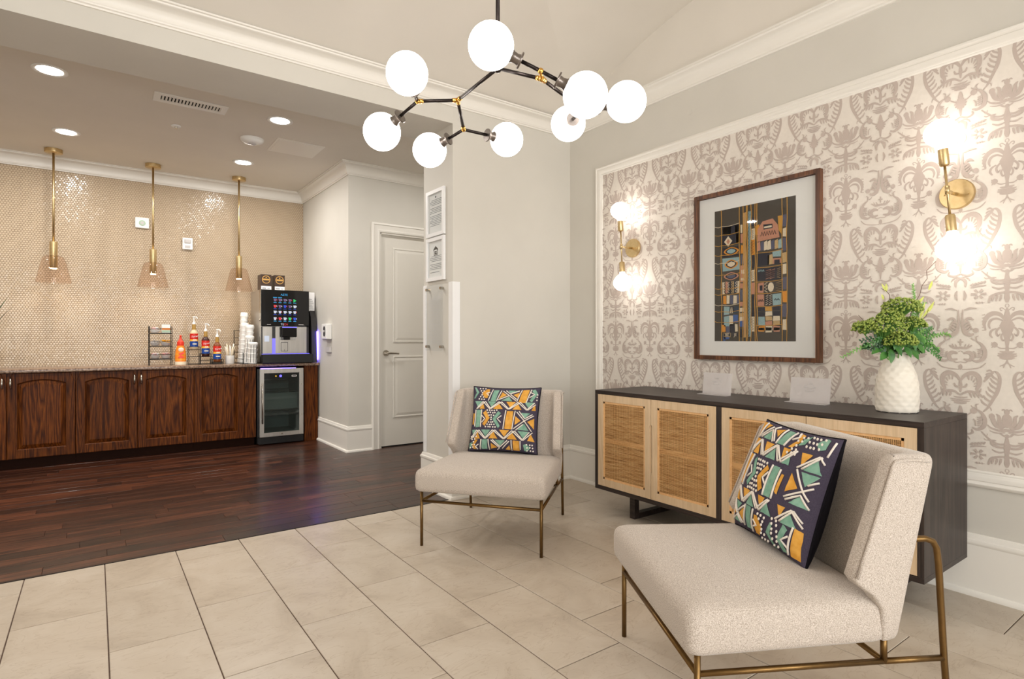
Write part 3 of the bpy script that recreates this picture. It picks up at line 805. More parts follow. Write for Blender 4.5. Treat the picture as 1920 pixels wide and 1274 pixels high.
# ------------------------------------------------------------------ appliqué pillows
def pillow(name, label, chair_loc, rz, lx, ly, lz, tilt, variant, size=.44, sv_=.41):
    # the pillow's own frame: u across, v up, w towards the viewer (front)
    Rz = Matrix.Rotation(rz, 4, 'Z')
    base = Matrix.Translation(chair_loc) @ Rz @ Matrix.Translation((lx, ly, lz)) @ Matrix.Rotation(-tilt, 4, 'X')
    loc = (Matrix.Translation(chair_loc) @ Rz @ Vector((lx, ly, lz)))
    t = thing(name, label, 'pillow', tuple(loc), 0, 'patterned throw pillows')
    T = .17
    def P(u, v, side=-1, lift=0.0):
        su, sv = math.sin(PI * min(max(u, 0), 1)), math.sin(PI * min(max(v, 0), 1))
        x = (u - .5) * size * (1 - .055 * sv ** .8); z = sv_ / 2 + (v - .5) * sv_ * (1 - .055 * su ** .8)
        th = T / 2 * (max(su, 0) * max(sv, 0)) ** .42 * (1 - .18 * (2 * v - 1)) + .003
        return base @ Vector((x, side * (th + lift), z))
    n = 22
    for side, nm, mt in ((-1, 'cover_front', 'indigo'), (1, 'cover_back', 'pillowback')):
        m = MB(); vs = []
        for j in range(n + 1):
            for i in range(n + 1):
                u = .5 - .5 * math.cos(PI * i / n); v = .5 - .5 * math.cos(PI * j / n)
                vs.append(P(u, v, side))
        m.add(vs, [(j * (n + 1) + i, j * (n + 1) + i + 1, (j + 1) * (n + 1) + i + 1, (j + 1) * (n + 1) + i) for j in range(n) for i in range(n)])
        m.obj(nm, mt, t, smooth=True, fix=False)
    # seam closing front and back, a welt
    seam = []
    for k in range(4 * n):
        a, q = divmod(k, n); s_ = .5 - .5 * math.cos(PI * q / n)
        u, v = ((s_, 0), (1, s_), (1 - s_, 1), (0, 1 - s_))[a]
        c = (P(u, v, -1) + P(u, v, 1)) / 2; seam.append(c)
    MB().tube(seam + [seam[0]], .0042, 6).obj('welt', 'pillowback', t, smooth=True)
    def uv(x, y):
        u, v = (x - 150) / 1090.0, 1 - (y - 65) / 1115.0
        if variant:  # the other pillow shows the cloth turned upside down and shifted
            u = 1 - u
        return u, v
    def shift(pts):
        if not variant: return pts
        pts = [(u - .24, 1 - v) for u, v in pts]
        c = sum(p[0] for p in pts) / len(pts)
        if c < 0.0: pts = [(u + 1.0, v) for u, v in pts]
        return [(u, v) for u, v in pts]
    def inside(pts, tol=.02): return all(tol < u < 1 - tol and tol < v < 1 - tol for u, v in pts)
    def clip(pts, e=.018): return [(min(max(u, e), 1 - e), min(max(v, e), 1 - e)) for u, v in pts]
    def patch(col, *pts):
        q = clip(shift([uv(*p) for p in pts]))
        us = [p[0] for p in q]; vv = [p[1] for p in q]
        if max(us) - min(us) < .02 or max(vv) - min(vv) < .02: return
        bm = bmesh.new(); f = bm.faces.new([bm.verts.new((u, v, 0)) for u, v in q])
        bmesh.ops.triangulate(bm, faces=[f]); bmesh.ops.subdivide_edges(bm, edges=bm.edges[:], cuts=3, use_grid_fill=True)
        rnd = random.Random(int(us[0] * 999))
        for w in bm.verts:
            w.co = P(w.co.x + rnd.uniform(-.002, .002), w.co.y + rnd.uniform(-.002, .002), -1, .0016)
        m = MB(); m.bm(bm); m.obj('patch', col, t, smooth=True, fix=False)
    lines = MB(); dots = MB()
    def line(*pts, w=.0115):
        q = shift([uv(*p) for p in pts]); L = []
        for (a, b), (c, d) in zip(q, q[1:]):
            k = max(2, int(math.hypot(c - a, d - b) / .03))
            L += [(a + (c - a) * i / k, b + (d - b) * i / k) for i in range(k)]
        L.append(q[-1]); L = [p for p in L if .012 < p[0] < .988 and .012 < p[1] < .988]
        if len(L) < 2: return
        lines.tube([P(u, v, -1, .0018) for u, v in L], .0034, 5)
    def dotset(x0, x1, y0, y1, hour=True):
        rnd = random.Random(int(x0 + y0)); ny = max(3, int((y1 - y0) / 38))
        for j in range(ny):
            y = y0 + (j + .5) * (y1 - y0) / ny; f = abs((y - y0) / (y1 - y0) * 2 - 1) if hour else 1
            hw = (x1 - x0) / 2 * (.22 + .78 * f); k = max(1, int(2 * hw / 38))
            for i in range(k):
                x = (x0 + x1) / 2 - hw + (i + .5) * 2 * hw / k + rnd.uniform(-5, 5)
                u, v = shift([uv(x, y + rnd.uniform(-5, 5))])[0]
                if .02 < u < .98 and .02 < v < .98:
                    c = P(u, v, -1, .001); nrm = (base.to_3x3() @ Vector((0, -1, 0))).normalized()
                    dots.lathe([(0, .0052), (.6, .0048), (1, .002)], 7, c, c + nrm * .0028)
    o_, te = 'ochre', 'teal'
    # row 1
    patch(te, (165, 85), (200, 78), (262, 175), (200, 285), (165, 285), (215, 180)); dotset(240, 400, 80, 315)
    patch(o_, (450, 105), (400, 100), (310, 180), (380, 280), (430, 270), (370, 185)); line((455, 160), (395, 185), (440, 225))
    line((495, 105), (442, 320)); patch(te, (515, 115), (600, 112), (570, 325), (480, 325)); line((640, 118), (585, 325))
    patch(o_, (660, 150), (740, 208), (620, 282)); patch(te, (745, 112), (905, 118), (800, 178)); line((670, 128), (780, 215), (900, 310)); line((715, 118), (790, 182), (930, 120))
    line((605, 305), (780, 215)); patch(te, (780, 235), (842, 322), (668, 312)); patch(o_, (845, 200), (940, 150), (925, 258)); line((800, 195), (910, 285)); line((965, 105), (915, 330))
    patch(o_, (985, 105), (1085, 100), (1055, 345), (945, 335)); line((1112, 100), (1065, 345)); patch(te, (1120, 110), (1170, 95), (1215, 175), (1150, 330), (1110, 300), (1160, 185)); line((1105, 150), (1170, 190), (1100, 250)); dotset(1190, 1300, 85, 350, False)
    # zigzag rows
    def zig(y0, y1, cells, s):
        h = y1 - y0
        for x0, x1, up, c in cells:
            if up: patch(c, ((x0 + x1) / 2, y0 + .24 * h), (x1, y1 - .05 * h), (x0, y1 - .05 * h))
            else: patch(c, (x0, y0 + .05 * h), (x1, y0 + .05 * h), ((x0 + x1) / 2, y1 - .26 * h))
        for dx in (-22, 22):
            pts = []; 
            for i, x in enumerate(s): pts.append((x + dx * (1 if i % 2 else .4), (y1 - 8) if i % 2 == 0 else (y0 + 14)))
            for a, b in zip(pts, pts[1:]): line(a, b)
    zig(325, 480, [(195, 335, 0, te), (300, 400, 1, o_), (440, 585, 0, te), (545, 712, 1, o_), (750, 905, 0, o_), (865, 1012, 1, o_), (1040, 1185, 0, te), (1160, 1238, 1, o_)], [250, 375, 495, 655, 805, 960, 1095, 1215])
    # row 3
    patch(o_, (185, 545), (218, 560), (212, 745), (182, 740)); line((232, 490), (238, 780)); patch(te, (250, 492), (338, 490), (335, 790), (258, 795)); line((345, 488), (352, 795)); line((360, 595), (418, 645), (368, 712))
    patch(o_, (375, 545), (420, 500), (505, 635), (425, 775), (382, 740), (440, 640)); dotset(415, 640, 478, 812)
    patch(te, (640, 508), (688, 545), (612, 645), (688, 770), (660, 812), (552, 650)); line((700, 590), (635, 645), (700, 710)); line((765, 490), (742, 825))
    patch(o_, (785, 502), (888, 502), (876, 820), (762, 815)); line((915, 495), (884, 820)); patch(o_, (925, 588), (1012, 660), (922, 740)); patch(te, (995, 525), (1145, 525), (1072, 612)); patch(te, (1065, 700), (1135, 818), (968, 818))
    patch(o_, (1210, 605), (1210, 785), (1112, 668)); line((940, 512), (1060, 650), (1180, 828)); line((975, 500), (1072, 622), (1180, 540)); line((905, 808), (1060, 665), (1200, 560)); line((940, 828), (1050, 720))
    zig(828, 995, [(190, 282, 0, te), (255, 358, 1, o_), (370, 535, 0, te), (505, 655, 1, o_), (680, 842, 0, o_), (805, 965, 1, o_), (970, 1135, 0, te), (1115, 1222, 1, o_)], [190, 310, 450, 590, 755, 905, 1045, 1170])
    # row 5
    dotset(160, 320, 930, 1150); patch(te, (165, 1060), (225, 1040), (215, 1110), (165, 1160)); patch(o_, (320, 1005), (275, 1000), (228, 1070), (240, 1150), (300, 1165), (270, 1085)); line((335, 1080), (285, 1115), (320, 1160))
    line((378, 998), (362, 1160)); patch(te, (395, 1002), (488, 1002), (478, 1160), (385, 1155)); line((500, 998), (515, 1165)); patch(o_, (545, 1062), (645, 1128), (540, 1155)); patch(te, (612, 1010), (770, 1010), (690, 1105)); line((545, 1012), (680, 1135), (640, 1165)); line((570, 1002), (692, 1118), (810, 1010)); line((840, 1018), (720, 1145))
    patch(o_, (840, 1085), (848, 1165), (770, 1155)); line((872, 1000), (868, 1165)); patch(o_, (895, 1002), (992, 1002), (988, 1170), (890, 1165)); line((1010, 998), (1000, 1175)); patch(te, (1050, 1060), (1100, 1035), (1155, 1100), (1100, 1165), (1060, 1150)); dotset(1085, 1250, 1020, 1170, False)
    stuff(lines.obj('cord_embroidery', 'cord', t, smooth=True, fix=False)); stuff(dots.obj('knot_dots', 'cord', t, fix=False))
    return t
pillow('throw_pillow', 'indigo pillow with ochre and teal patches on the chair by the stub wall', (1.948, 2.809, 0), R1, -.015, .105, .432, math.radians(16), 0)
pillow('throw_pillow', 'indigo patchwork pillow showing its black back on the chair before the sideboard', (1.777, 1.039, 0), R2, -.065, .045, .432, math.radians(18), 1)

# ------------------------------------------------------------------ rattan sideboard
def sideboard():
    x0, x1, y0, y1, z0, z1 = 2.637, 3.128, .876, 2.712, .163, .801
    t = thing('sideboard', 'long espresso wood sideboard with four pale rattan cane doors', 'sideboard', ((x0 + x1) / 2, (y0 + y1) / 2, 0))
    w = .023
    MB().box(x0, x1, y0, y1, z1 - w, z1, .0012).obj('top', 'espresso', t)
    MB().box(x0, x1, y0, y1, z0, z0 + w, .0012).obj('bottom', 'espresso', t)
    for a, b in ((y0, y0 + w), (y1 - w, y1)): MB().box(x0, x1, a, b, z0 + w, z1 - w, .001).obj('side_panel', 'espresso_z', t)
    MB().box(x0 + .002, x1, 1.783, 1.811, z0 + w, z1 - w).obj('divider', 'espresso_z', t)
    MB().box(x1 - .012, x1 - .002, y0 + w, y1 - w, z0 + w, z1 - w).obj('back_panel', 'espresso', t)
    MB().box(x0 + .15, x0 + .165, y0 + w, y1 - w, z0 + w, z1 - w).obj('inner_panel', 'cane_back', t)
    dz0, dz1 = z0 + w + .003, z1 - w - .003
    spans = [(2.2515, 2.687, -1), (1.813, 2.2485, 1), (1.3425, 1.780, -1), (.901, 1.3395, 1)]
    for a, b, side in spans:
        d = thing_part = None
        fr = .045
        xf, xk = x0 + .002, x0 + .020
        # frame of four members; the meeting stile carries half of the routed finger pull
        m = MB()
        hz0, hz1 = .346, .626; gp = .009
        ms = a if side < 0 else b   # meeting edge
        for (p, q) in ((a, a + fr), (b - fr, b)):
            if (p == a and side < 0) or (q == b and side > 0):
                sg = 1 if side < 0 else -1
                edge = a if side < 0 else b; inner = a + fr if side < 0 else b - fr
                poly = [(edge, dz0), (edge, hz0)] + [(edge + sg * gp * math.sin(PI / 2 * i / 5), hz0 + .014 * (1 - math.cos(PI / 2 * i / 5))) for i in range(1, 6)] + [(edge + sg * gp * math.cos(PI / 2 * i / 5), hz1 - .014 + .014 * math.sin(PI / 2 * i / 5)) for i in range(0, 6)] + [(edge, dz1), (inner, dz1), (inner, dz0)]
                m.prism(poly, lambda y, z: (xf, y, z), lambda y, z: (xk, y, z))
            else: m.box(xf, xk, p, q, dz0, dz1)
        m.box(xf, xk, a + fr, b - fr, dz0, dz0 + fr).box(xf, xk, a + fr, b - fr, dz1 - fr, dz1)
        d = m.obj('door', 'pale', t); d['label'] = 'pale wood door with woven cane panel'
        MB().box(xf + .007, xk, (a if side < 0 else b - .02), (a + .02 if side < 0 else b), hz0 - .01, hz1 + .01).obj('pull_recess', 'pale', d)
        ya, yb, za, zb = a + fr, b - fr, dz0 + fr, dz1 - fr
        # spline border and mid rail behind
        s = MB(); sp = .012
        s.box(xf + .003, xf + .009, ya, ya + sp, za, zb).box(xf + .003, xf + .009, yb - sp, yb, za, zb).box(xf + .003, xf + .009, ya, yb, za, za + sp).box(xf + .003, xf + .009, ya, yb, zb - sp, zb)
        s.box(xf + .0075, xk, ya, yb, (za + zb) / 2 - .014, (za + zb) / 2 + .014)
        s.obj('cane_border', 'cane_trim', d)
        c = MB(); px = .0068; k = int((yb - ya) / px); jj = int((zb - za) / (px * .82)); rn = random.Random(5)
        for i in range(k + 1):
            y = ya + (yb - ya) * i / k; hw = .0010 if i % 3 else .0015; dx = rn.uniform(-.0004, .0004)
            c.box(xf + .0058 + dx, xf + .0068 + dx, y - hw, y + hw, za, zb)
        for j in range(jj + 1):
            z = za + (zb - za) * j / jj; hw = .0009 + rn.uniform(0, .0005); dx = rn.uniform(-.0005, .0005)
            c.box(xf + .0048 + dx, xf + .0058 + dx, ya, yb, z - hw, z + hw)
        stuff(c.obj('cane_webbing', 'cane', d, fix=False))
        MB().box(xk - .0015, xk + .002, ya - .01, yb + .01, za - .01, zb + .01).obj('backing', 'cane_back', d)
    for ya in (2.46, 1.075):
        w2 = .042
        m = MB().box(2.735, 2.775, ya, ya + w2, 0, z0, .0012).box(3.06, 3.10, ya, ya + w2, 0, z0, .0012).box(2.775, 3.06, ya, ya + w2, 0, .034, .0012)
        m.obj('sled_leg', 'espresso', t)
sideboard()

# acrylic tent signs on the sideboard
for nm, y0, y1, lab in (('a', 1.95, 2.14, 'frosted acrylic table sign on the sideboard between the picture and the other sign'), ('b', 1.395, 1.60, 'frosted acrylic table sign on the sideboard standing closest to the white vase')):
    t = thing('acrylic_sign', lab, 'sign', (2.955, (y0 + y1) / 2, .8012), 0, 'acrylic signs on the sideboard')
    m = MB(); pr = [(2.925, .8012), (2.925, .8042), (2.978, .8042), (2.994, .93), (2.997, .9295), (2.981, .8012)]
    m.prism(pr, lambda x, z: (x, y0, z), lambda x, z: (x, y1, z)); m.obj('folded_sheet', 'frost', t)
    for k in range(3):
        z = .86 + .018 * k; yc = (y0 + y1) / 2; hw = (.02, .03, .012)[k]
        x = 2.978 + (z - .8042) / .1258 * .016 - .0012
        MB().box(x - .0006, x, yc - hw, yc + hw, z, z + .006).obj('faint_print', 'whitegrey', t)

# ------------------------------------------------------------------ vase and bouquet
def vase():
    vx, vy, vz0 = 2.945, 1.085, .8012
    v = thing('vase', 'white ceramic vase with hammered facets on the sideboard', 'vase', (vx, vy, vz0))
    prof = [(0, .078), (.004, .0835), (.02, .0855), (.05, .0865), (.09, .0865), (.13, .084), (.16, .079), (.19, .070), (.215, .0595), (.235, .051), (.25, .0465), (.262, .0445), (.27, .0445), (.272, .042), (.268, .039), (.24, .040)]
    # hammered body: hexagonal facets pressed in
    nu = 96; rows = []
    zs = []
    for (za, ra), (zb, rb) in zip(prof[:13], prof[1:14]):
        k = max(1, int((zb - za) / .006))
        for i in range(k): zs.append((za + (zb - za) * i / k, ra + (rb - ra) * i / k))
    zs.append(prof[13])
    cells = []
    for r in range(13):
        nc = 13
        for i in range(nc): cells.append((2 * PI * (i + .5 * (r % 2)) / nc, .008 + r * .0205))
    L = []
    for z, rr in zs + prof[14:]:
        ring = []
        for i in range(nu):
            an = 2 * PI * i / nu; d = 9
            if z < .25 and (z, rr) in zs:
                for ca, cz in cells:
                    if abs(cz - z) > .03: continue
                    da = (an - ca + PI) % (2 * PI) - PI; d = min(d, math.hypot(da * .085 / .0215, (z - cz) / .0125))
                dep = .0038 * max(0, 1 - min(d, 1) ** 2)
            else: dep = 0
            ring.append((vx + (rr - dep) * math.cos(an), vy + (rr - dep) * math.sin(an), vz0 + z))
        L.append(ring)
    MB().loops(L, True, True, True).obj('body', 'ceramic', v, auto=60)
    MB().vlathe([(vz0 + .001, .079), (vz0 + .003, .082)], 32, vx, vy).obj('foot', 'void', v)
    # bouquet
    top = Vector((vx, vy, vz0 + .262))
    b = thing('bouquet', 'green foliage bouquet with lime flower heads in the hammered vase', 'plant', tuple(top))
    # image-right is world (c,-s), towards camera is (-s,-c)
    Rr = Vector((math.cos(YAW), -math.sin(YAW), 0)); Dd = Vector((-math.sin(YAW), -math.cos(YAW), 0)); Up = Vector((0, 0, 1))
    def W3(r, u, d=0): return top + Rr * r + Up * u + Dd * d
    rn = random.Random(21)
    def px(x, y, d=0): return W3((x - 1685) * .00242, (660 - y) * .00242, d)
    # flower heads: umbels of small buds
    for (cx, cy, rr, d) in ((1645, 618, .090, .05), (1688, 578, .078, .02), (1668, 640, .07, .075), (1618, 614, .055, .03), (1700, 608, .055, .05), (1662, 596, .06, .04)):
        c = px(cx, cy, d); m = MB(); st = MB()
        for i in range(360 if rr > .06 else 200):
            th = rn.uniform(0, 2 * PI); ph = math.acos(rn.uniform(-.15, 1)); q = rr * rn.uniform(.82, 1.04)
            dirv = (Rr * math.cos(th) + Dd * math.sin(th)) * math.sin(ph) + Up * math.cos(ph) * .72
            p = c + dirv * q; rad = rn.uniform(.0034, .0062)
            bm = bmesh.new(); bmesh.ops.create_icosphere(bm, subdivisions=1, radius=rad); m.bm(bm, Matrix.Translation(p))
            if i % 3 == 0: st.tube([c - Up * rr * .5, c + dirv * q * .5, p], .0011, 4)
        h = m.obj('flower_head', 'lime', b, smooth=True, fix=False); h['label'] = 'lime green flower head of tiny buds'; stuff(h)
        st.tube([W3(rn.uniform(-.012, .012), -.06, rn.uniform(-.01, .01)), (c - Up * rr * .5)], .0028, 6)
        st.obj('stalk', 'sprig', b, fix=False)
    def leafmesh(m, p, d, L, wd, nrm, cup=.15):
        d = d.normalized(); s_ = d.cross(nrm).normalized(); n = s_.cross(d)
        prof = [(0, .02), (.15, .55), (.35, .95), (.55, 1), (.75, .7), (.9, .3), (1, .01)]
        vs = []
        for t_, w_ in prof:
            c = p + d * L * t_ - n * cup * L * t_ * t_
            vs += [c + s_ * w_ * wd + n * wd * .25 * w_, c, c - s_ * w_ * wd + n * wd * .25 * w_]
        fs = []
        for k in range(len(prof) - 1): fs += [(3 * k, 3 * k + 1, 3 * k + 4, 3 * k + 3), (3 * k + 1, 3 * k + 2, 3 * k + 5, 3 * k + 4)]
        m.add(vs, fs)
    # broad leaves low on the left and under the heads
    for (x, y, tx, ty, L, d) in ((1640, 645, 1612, 662, .055, .06), (1648, 655, 1628, 672, .05, .07), (1652, 650, 1648, 678, .058, .08), (1640, 640, 1640, 668, .05, .06), (1655, 640, 1668, 666, .055, .09), (1690, 650, 1700, 668, .05, .07), (1675, 645, 1682, 664, .05, .085), (1660, 630, 1650, 655, .05, .09), (1705, 640, 1722, 662, .05, .05), (1690, 630, 1694, 656, .05, .08), (1625, 640, 1600, 652, .05, .04), (1712, 636, 1738, 648, .05, .03), (1700, 622, 1716, 640, .055, .06)):
        m = MB(); p = px(x, y, d); q = px(tx, ty, d + .025)
        leafmesh(m, p, q - p, L * 1.15, .015, Dd * .8 + Up * .6); m.obj('leaf', 'leaf' if rn.random() > .35 else 'leafdark', b, smooth=True, fix=False)
    # dark mass around the mouth
    for i in range(16):
        an = 2 * PI * i / 16; m = MB(); p = W3(.02 * math.cos(an), -.015, .02 * math.sin(an)); q = W3(.085 * math.cos(an), rn.uniform(.01, .06), .075 * math.sin(an))
        leafmesh(m, p, q - p, .075, .014, Up, .3); m.obj('leaf', 'leafdark' if i % 2 else 'leaf', b, smooth=True, fix=False)
    # feathery sprays
    def spray(pts, n, leaf, wd, mat, d0=0, taper=True):
        P = [px(x, y, d) for x, y, d in pts]; m = MB(); m.tube(P, [.0016] * len(P), 5)
        tot = len(P) - 1
        for i in range(n):
            t_ = (i + 1) / n * tot * .999; k = int(t_); f = t_ - k
            p = P[k].lerp(P[k + 1], f); dv = (P[k + 1] - P[k]).normalized()
            sd = dv.cross(Dd).normalized() * (1 if i % 2 else -1)
            g = leaf * (1.15 - .6 * t_ / tot if taper else 1)
            leafmesh(m, p, dv * .8 + sd * .9 + Dd * rn.uniform(-.4, .4), g, g * wd, Dd + Up * .2)
        stuff(m.obj('spray', mat, b, smooth=True, fix=False))
    spray([(1672, 655, .03), (1640, 645, .05), (1605, 648, .05), (1570, 666, .05)], 34, .019, .26, 'sprig')
    spray([(1700, 655, .0), (1735, 632, .0), (1775, 622, .0), (1815, 637, .0)], 46, .018, .26, 'sprig')
    spray([(1700, 655, .03), (1722, 640, .03), (1740, 645, .04), (1748, 655, .05)], 30, .02, .3, 'leaf')
    spray([(1700, 650, .03), (1725, 622, .02), (1745, 612, .02)], 24, .026, .24, 'leaf')
    spray([(1695, 650, .02), (1706, 600, .02), (1716, 560, .01), (1712, 530, .01)], 40, .018, .3, 'sprig')
    spray([(1695, 650, .02), (1712, 610, .01), (1722, 585, .0), (1736, 565, .0)], 34, .024, .26, 'sprig')
    spray([(1690, 650, .04), (1702, 620, .05), (1712, 600, .05)], 26, .024, .3, 'leaf')
    spray([(1700, 655, .05), (1728, 650, .06), (1745, 668, .07)], 20, .022, .3, 'leaf')
    for k in range(9):
        xx = 1706 + 4.5 * k; spray([(1696, 652, .03), (1700 + 2.2 * k, 640 - 4 * (k % 5), .02 + .01 * (k % 3)), (xx + 8, 628 - 9 * (k % 4) + 3 * k, .02 + .012 * (k % 3))], 20, .024, .3, 'leaf' if k % 2 else 'sprig')
    for k in range(6): spray([(1680, 650, .04), (1660 - 6 * k, 640 - 5 * (k % 3), .06), (1640 - 8 * k, 652 - 8 * (k % 3), .07)], 16, .024, .32, 'leafdark' if k % 2 else 'leaf')
    for (x, y, tx, ty, L) in ((1725, 595, 1752, 560, .105), (1720, 600, 1736, 556, .10), (1735, 585, 1758, 552, .06), (1655, 560, 1643, 522, .03), (1660, 545, 1660, 528, .04), (1660, 545, 1650, 526, .045), (1738, 542, 1747, 522, .05), (1715, 570, 1738, 545, .06), (1690, 600, 1680, 566, .09), (1670, 600, 1676, 560, .08)):
        m = MB(); p = px(x, y, .02); q = px(tx, ty, .02); leafmesh(m, p, q - p, L, .006, Dd + Up * .2, .05); m.obj('grass_blade', 'limeleaf', b, smooth=True, fix=False)
    for pts in ([(1690, 650), (1702, 605), (1708, 575), (1722, 550), (1727, 532), (1736, 520), (1735, 505), (1752, 488)], [(1680, 640), (1672, 590), (1668, 568), (1666, 550), (1660, 543), (1650, 538)], [(1660, 640), (1640, 600), (1618, 598), (1608, 588)], [(1700, 650), (1722, 600), (1734, 590), (1738, 578)]):
        MB().tube([px(x, y, .02) for x, y in pts], .0013, 5).obj('twig', 'twig', b, smooth=True)
vase()

# ------------------------------------------------------------------ framed textile picture
def picture():
    y0, y1, z0, z1 = 1.508, 2.300, 1.003, 2.040
    X = WX - .0035
    t = thing('framed_picture', 'framed patchwork textile art in walnut frame on the damask wallpaper', 'picture', (X, (y0 + y1) / 2, z0))
    rect_frame_x(MB(), X, y0, y1, z0, z1, [(0, 0), (0, .034), (.024, .034), (.024, .016), (.026, .014), (.026, 0)]).obj('frame', 'walnut', t)
    MB().box(X - .010, X - .002, y0 + .02, y1 - .02, z0 + .02, z1 - .02).obj('mat_board', 'matboard', t)
    # wood bevels in: art
    ay0, ay1, az0, az1 = 1.650, 2.163, 1.118, 1.926
    aw, ah = ay1 - ay0, az1 - az0
    art = MB().box(X - .0115, X - .010, ay0, ay1, az0, az1).obj('artwork', 'a_ground', t)
    art['label'] = 'dark woven cloth with patchwork cells and gold stitching'
    lay = {}
    def at(u, v, h): return (X - .0115 - h, ay1 - u * aw, az1 - v * ah)
    def rect(c, u0, u1, v0, v1, h=.0003, j=.004):
        rr = random.Random(int(u0 * 1000 + v0 * 7777)); q = lambda: rr.uniform(-j, j)
        pts = [(u0 + q(), v0 + q()), (u1 + q(), v0 + q()), (u1 + q(), v1 + q()), (u0 + q(), v1 + q())]
        lay.setdefault(c, MB()).add([at(u, v, h) for u, v in pts], [(0, 1, 2, 3)])
    def poly(c, pts, h=.0006): lay.setdefault(c, MB()).add([at(u, v, h) for u, v in pts], [tuple(range(len(pts)))])
    def gl(pts, w=.0022, c='a_gold', h=.0012):
        lay.setdefault(c, MB()).tube([at(u, v, h) for u, v in pts], w, 5)
    def wob(u, seed, n=14, a=.006):
        rr = random.Random(seed); return [(u + rr.uniform(-a, a), k / n) for k in range(n + 1)]
    def zz(c, u0, u1, v0, v1, n, vert=True, w=.0022):
        pts = [((u0 if k % 2 else u1), v0 + (v1 - v0) * k / n) for k in range(n + 1)] if vert else [(u0 + (u1 - u0) * k / n, (v0 if k % 2 else v1)) for k in range(n + 1)]
        gl(pts, w, c, .0014)
    def eye(cu, cv, ru, rv, c, c2):
        for s_, cc, hh in ((1, c, .0005), (.78, 'a_dark', .0007), (.58, c2, .0009)):
            poly(cc, [(cu + ru * s_ * math.cos(2 * PI * k / 16), cv + rv * s_ * math.sin(2 * PI * k / 16) * (1 - .3 * abs(math.cos(2 * PI * k / 16)))) for k in range(16)], hh)
    # left block
    rect('a_dark', .11, .345, .13, .27)
    for u0, u1, c in ((.115, .175, 'a_cream'), (.18, .22, 'a_pale'), (.275, .31, 'a_sand'), (.315, .37, 'a_cream')): rect(c, u0, u1, .135, .195)
    poly('a_cream', [(.13, .245), (.185, .205), (.24, .245), (.185, .285)]); poly('a_salmon', [(.16, .245), (.185, .225), (.21, .245), (.185, .268)], .0009)
    rect('a_salmon', .29, .385, .20, .27); rect('a_dark', .11, .345, .29, .36); rect('a_orange', .35, .39, .29, .35)
    eye(.225, .322, .10, .032, 'a_orange', 'a_pale'); rect('a_pale', .11, .34, .37, .47); eye(.225, .42, .09, .036, 'a_orange', 'a_cream'); eye(.225, .51, .10, .03, 'a_salmon', 'a_slate')
    rect('a_slate', .35, .40, .36, .43); rect('a_salmon', .345, .40, .44, .56); rect('a_cream', .355, .395, .47, .50, .0009); rect('a_cream', .35, .395, .53, .55, .0009)
    for k, c in enumerate(('a_cream', 'a_salmon', 'a_dark', 'a_sand', 'a_navy', 'a_cream')): rect(c, .105 + .04 * k, .14 + .04 * k, .55, .64)
    for k in range(4): zz('a_cream' if k % 2 else 'a_dark', .13 + .05 * k, .15 + .05 * k, .555, .635, 8)
    for k, c in enumerate(('a_orange', 'a_cream', 'a_slate', 'a_cream', 'a_slate')): rect(c, .12 + .045 * k, .16 + .045 * k, .655, .72)
    for u0, u1, v0, v1, c in ((.13, .20, .74, .80, 'a_pale'), (.205, .255, .74, .79, 'a_dark'), (.26, .32, .74, .79, 'a_navy'), (.13, .20, .81, .89, 'a_pale'), (.2, .25, .81, .88, 'a_cream'), (.25, .31, .80, .86, 'a_blue'), (.105, .15, .88, .93, 'a_orange'), (.21, .27, .87, .935, 'a_dark'), (.155, .20, .885, .935, 'a_slate'), (.275, .31, .87, .93, 'a_cream'), (.13, .20, .97, .985, 'a_blue'), (.12, .15, .965, 1.0, 'a_blue'), (.33, .41, .85, .895, 'a_blue'), (.33, .41, .62, .70, 'a_slate'), (.33, .40, .71, .74, 'a_salmon'), (.33, .40, .75, .78, 'a_cream'), (.33, .40, .79, .82, 'a_sand'), (.33, .40, .82, .85, 'a_cream'), (.33, .40, .57, .61, 'a_salmon'), (.34, .41, .91, .97, 'a_dark')): rect(c, u0, u1, min(v0, .998), min(v1, .998))
    zz('a_cream', .215, .245, .745, .79, 4, False)
    rect('a_sand', .125, .215, .938, .968, .0005, .001); rect('a_dark', .129, .211, .941, .965, .0008, .001); rect('a_dark', .245, .315, .938, .965, .0008, .001)
    for body, cu in (('BE', .17), ('JE', .28)):
        o = text_mesh('lettering', body, .026, 'a_cream', art, frame_mtx(at(cu, .953, .0012), (0, -1, 0), (0, 0, 1)), extrude=.0002)
    # centre bands
    for u0, u1, c in ((.385, .415, 'a_sand'), (.445, .475, 'a_pale')): rect(c, u0, u1, 0.05, .97, .0004)
    for u0, c in ((.392, 'a_orange'), (.452, 'a_navy')): zz(c, u0, u0 + .016, .05, .97, 70, True, .0012)
    # right block
    col = [(.10, .16, 'a_dark'), (.18, .26, 'a_cream'), (.26, .37, 'a_orange'), (.37, .47, 'a_dark'), (.48, .56, 'a_cream'), (.57, .66, 'a_salmon'), (.66, .82, 'a_dark'), (.82, .93, 'a_cream')]
    for v0, v1, c in col: rect(c, .485, .525, v0, v1)
    for v0, v1, c in col: 
        if c in ('a_cream', 'a_orange'): zz('a_dark', .49, .51, v0 + .01, v1 - .01, 9, True, .0014)
    poly('a_salmon', [(.56, .28), (.56, .19), (.62, .14), (.74, .13), (.80, .18), (.82, .27)]); rect('a_dark', .63, .74, .165, .20, .0009); rect('a_cream', .64, .73, .175, .188, .0012); zz('a_dark', .60, .78, .215, .245, 12, False, .0016)
    rect('a_orange', .54, .58, .16, .23); poly('a_gold', [(.80, .12), (.85, .12), (.84, .25), (.81, .22)])
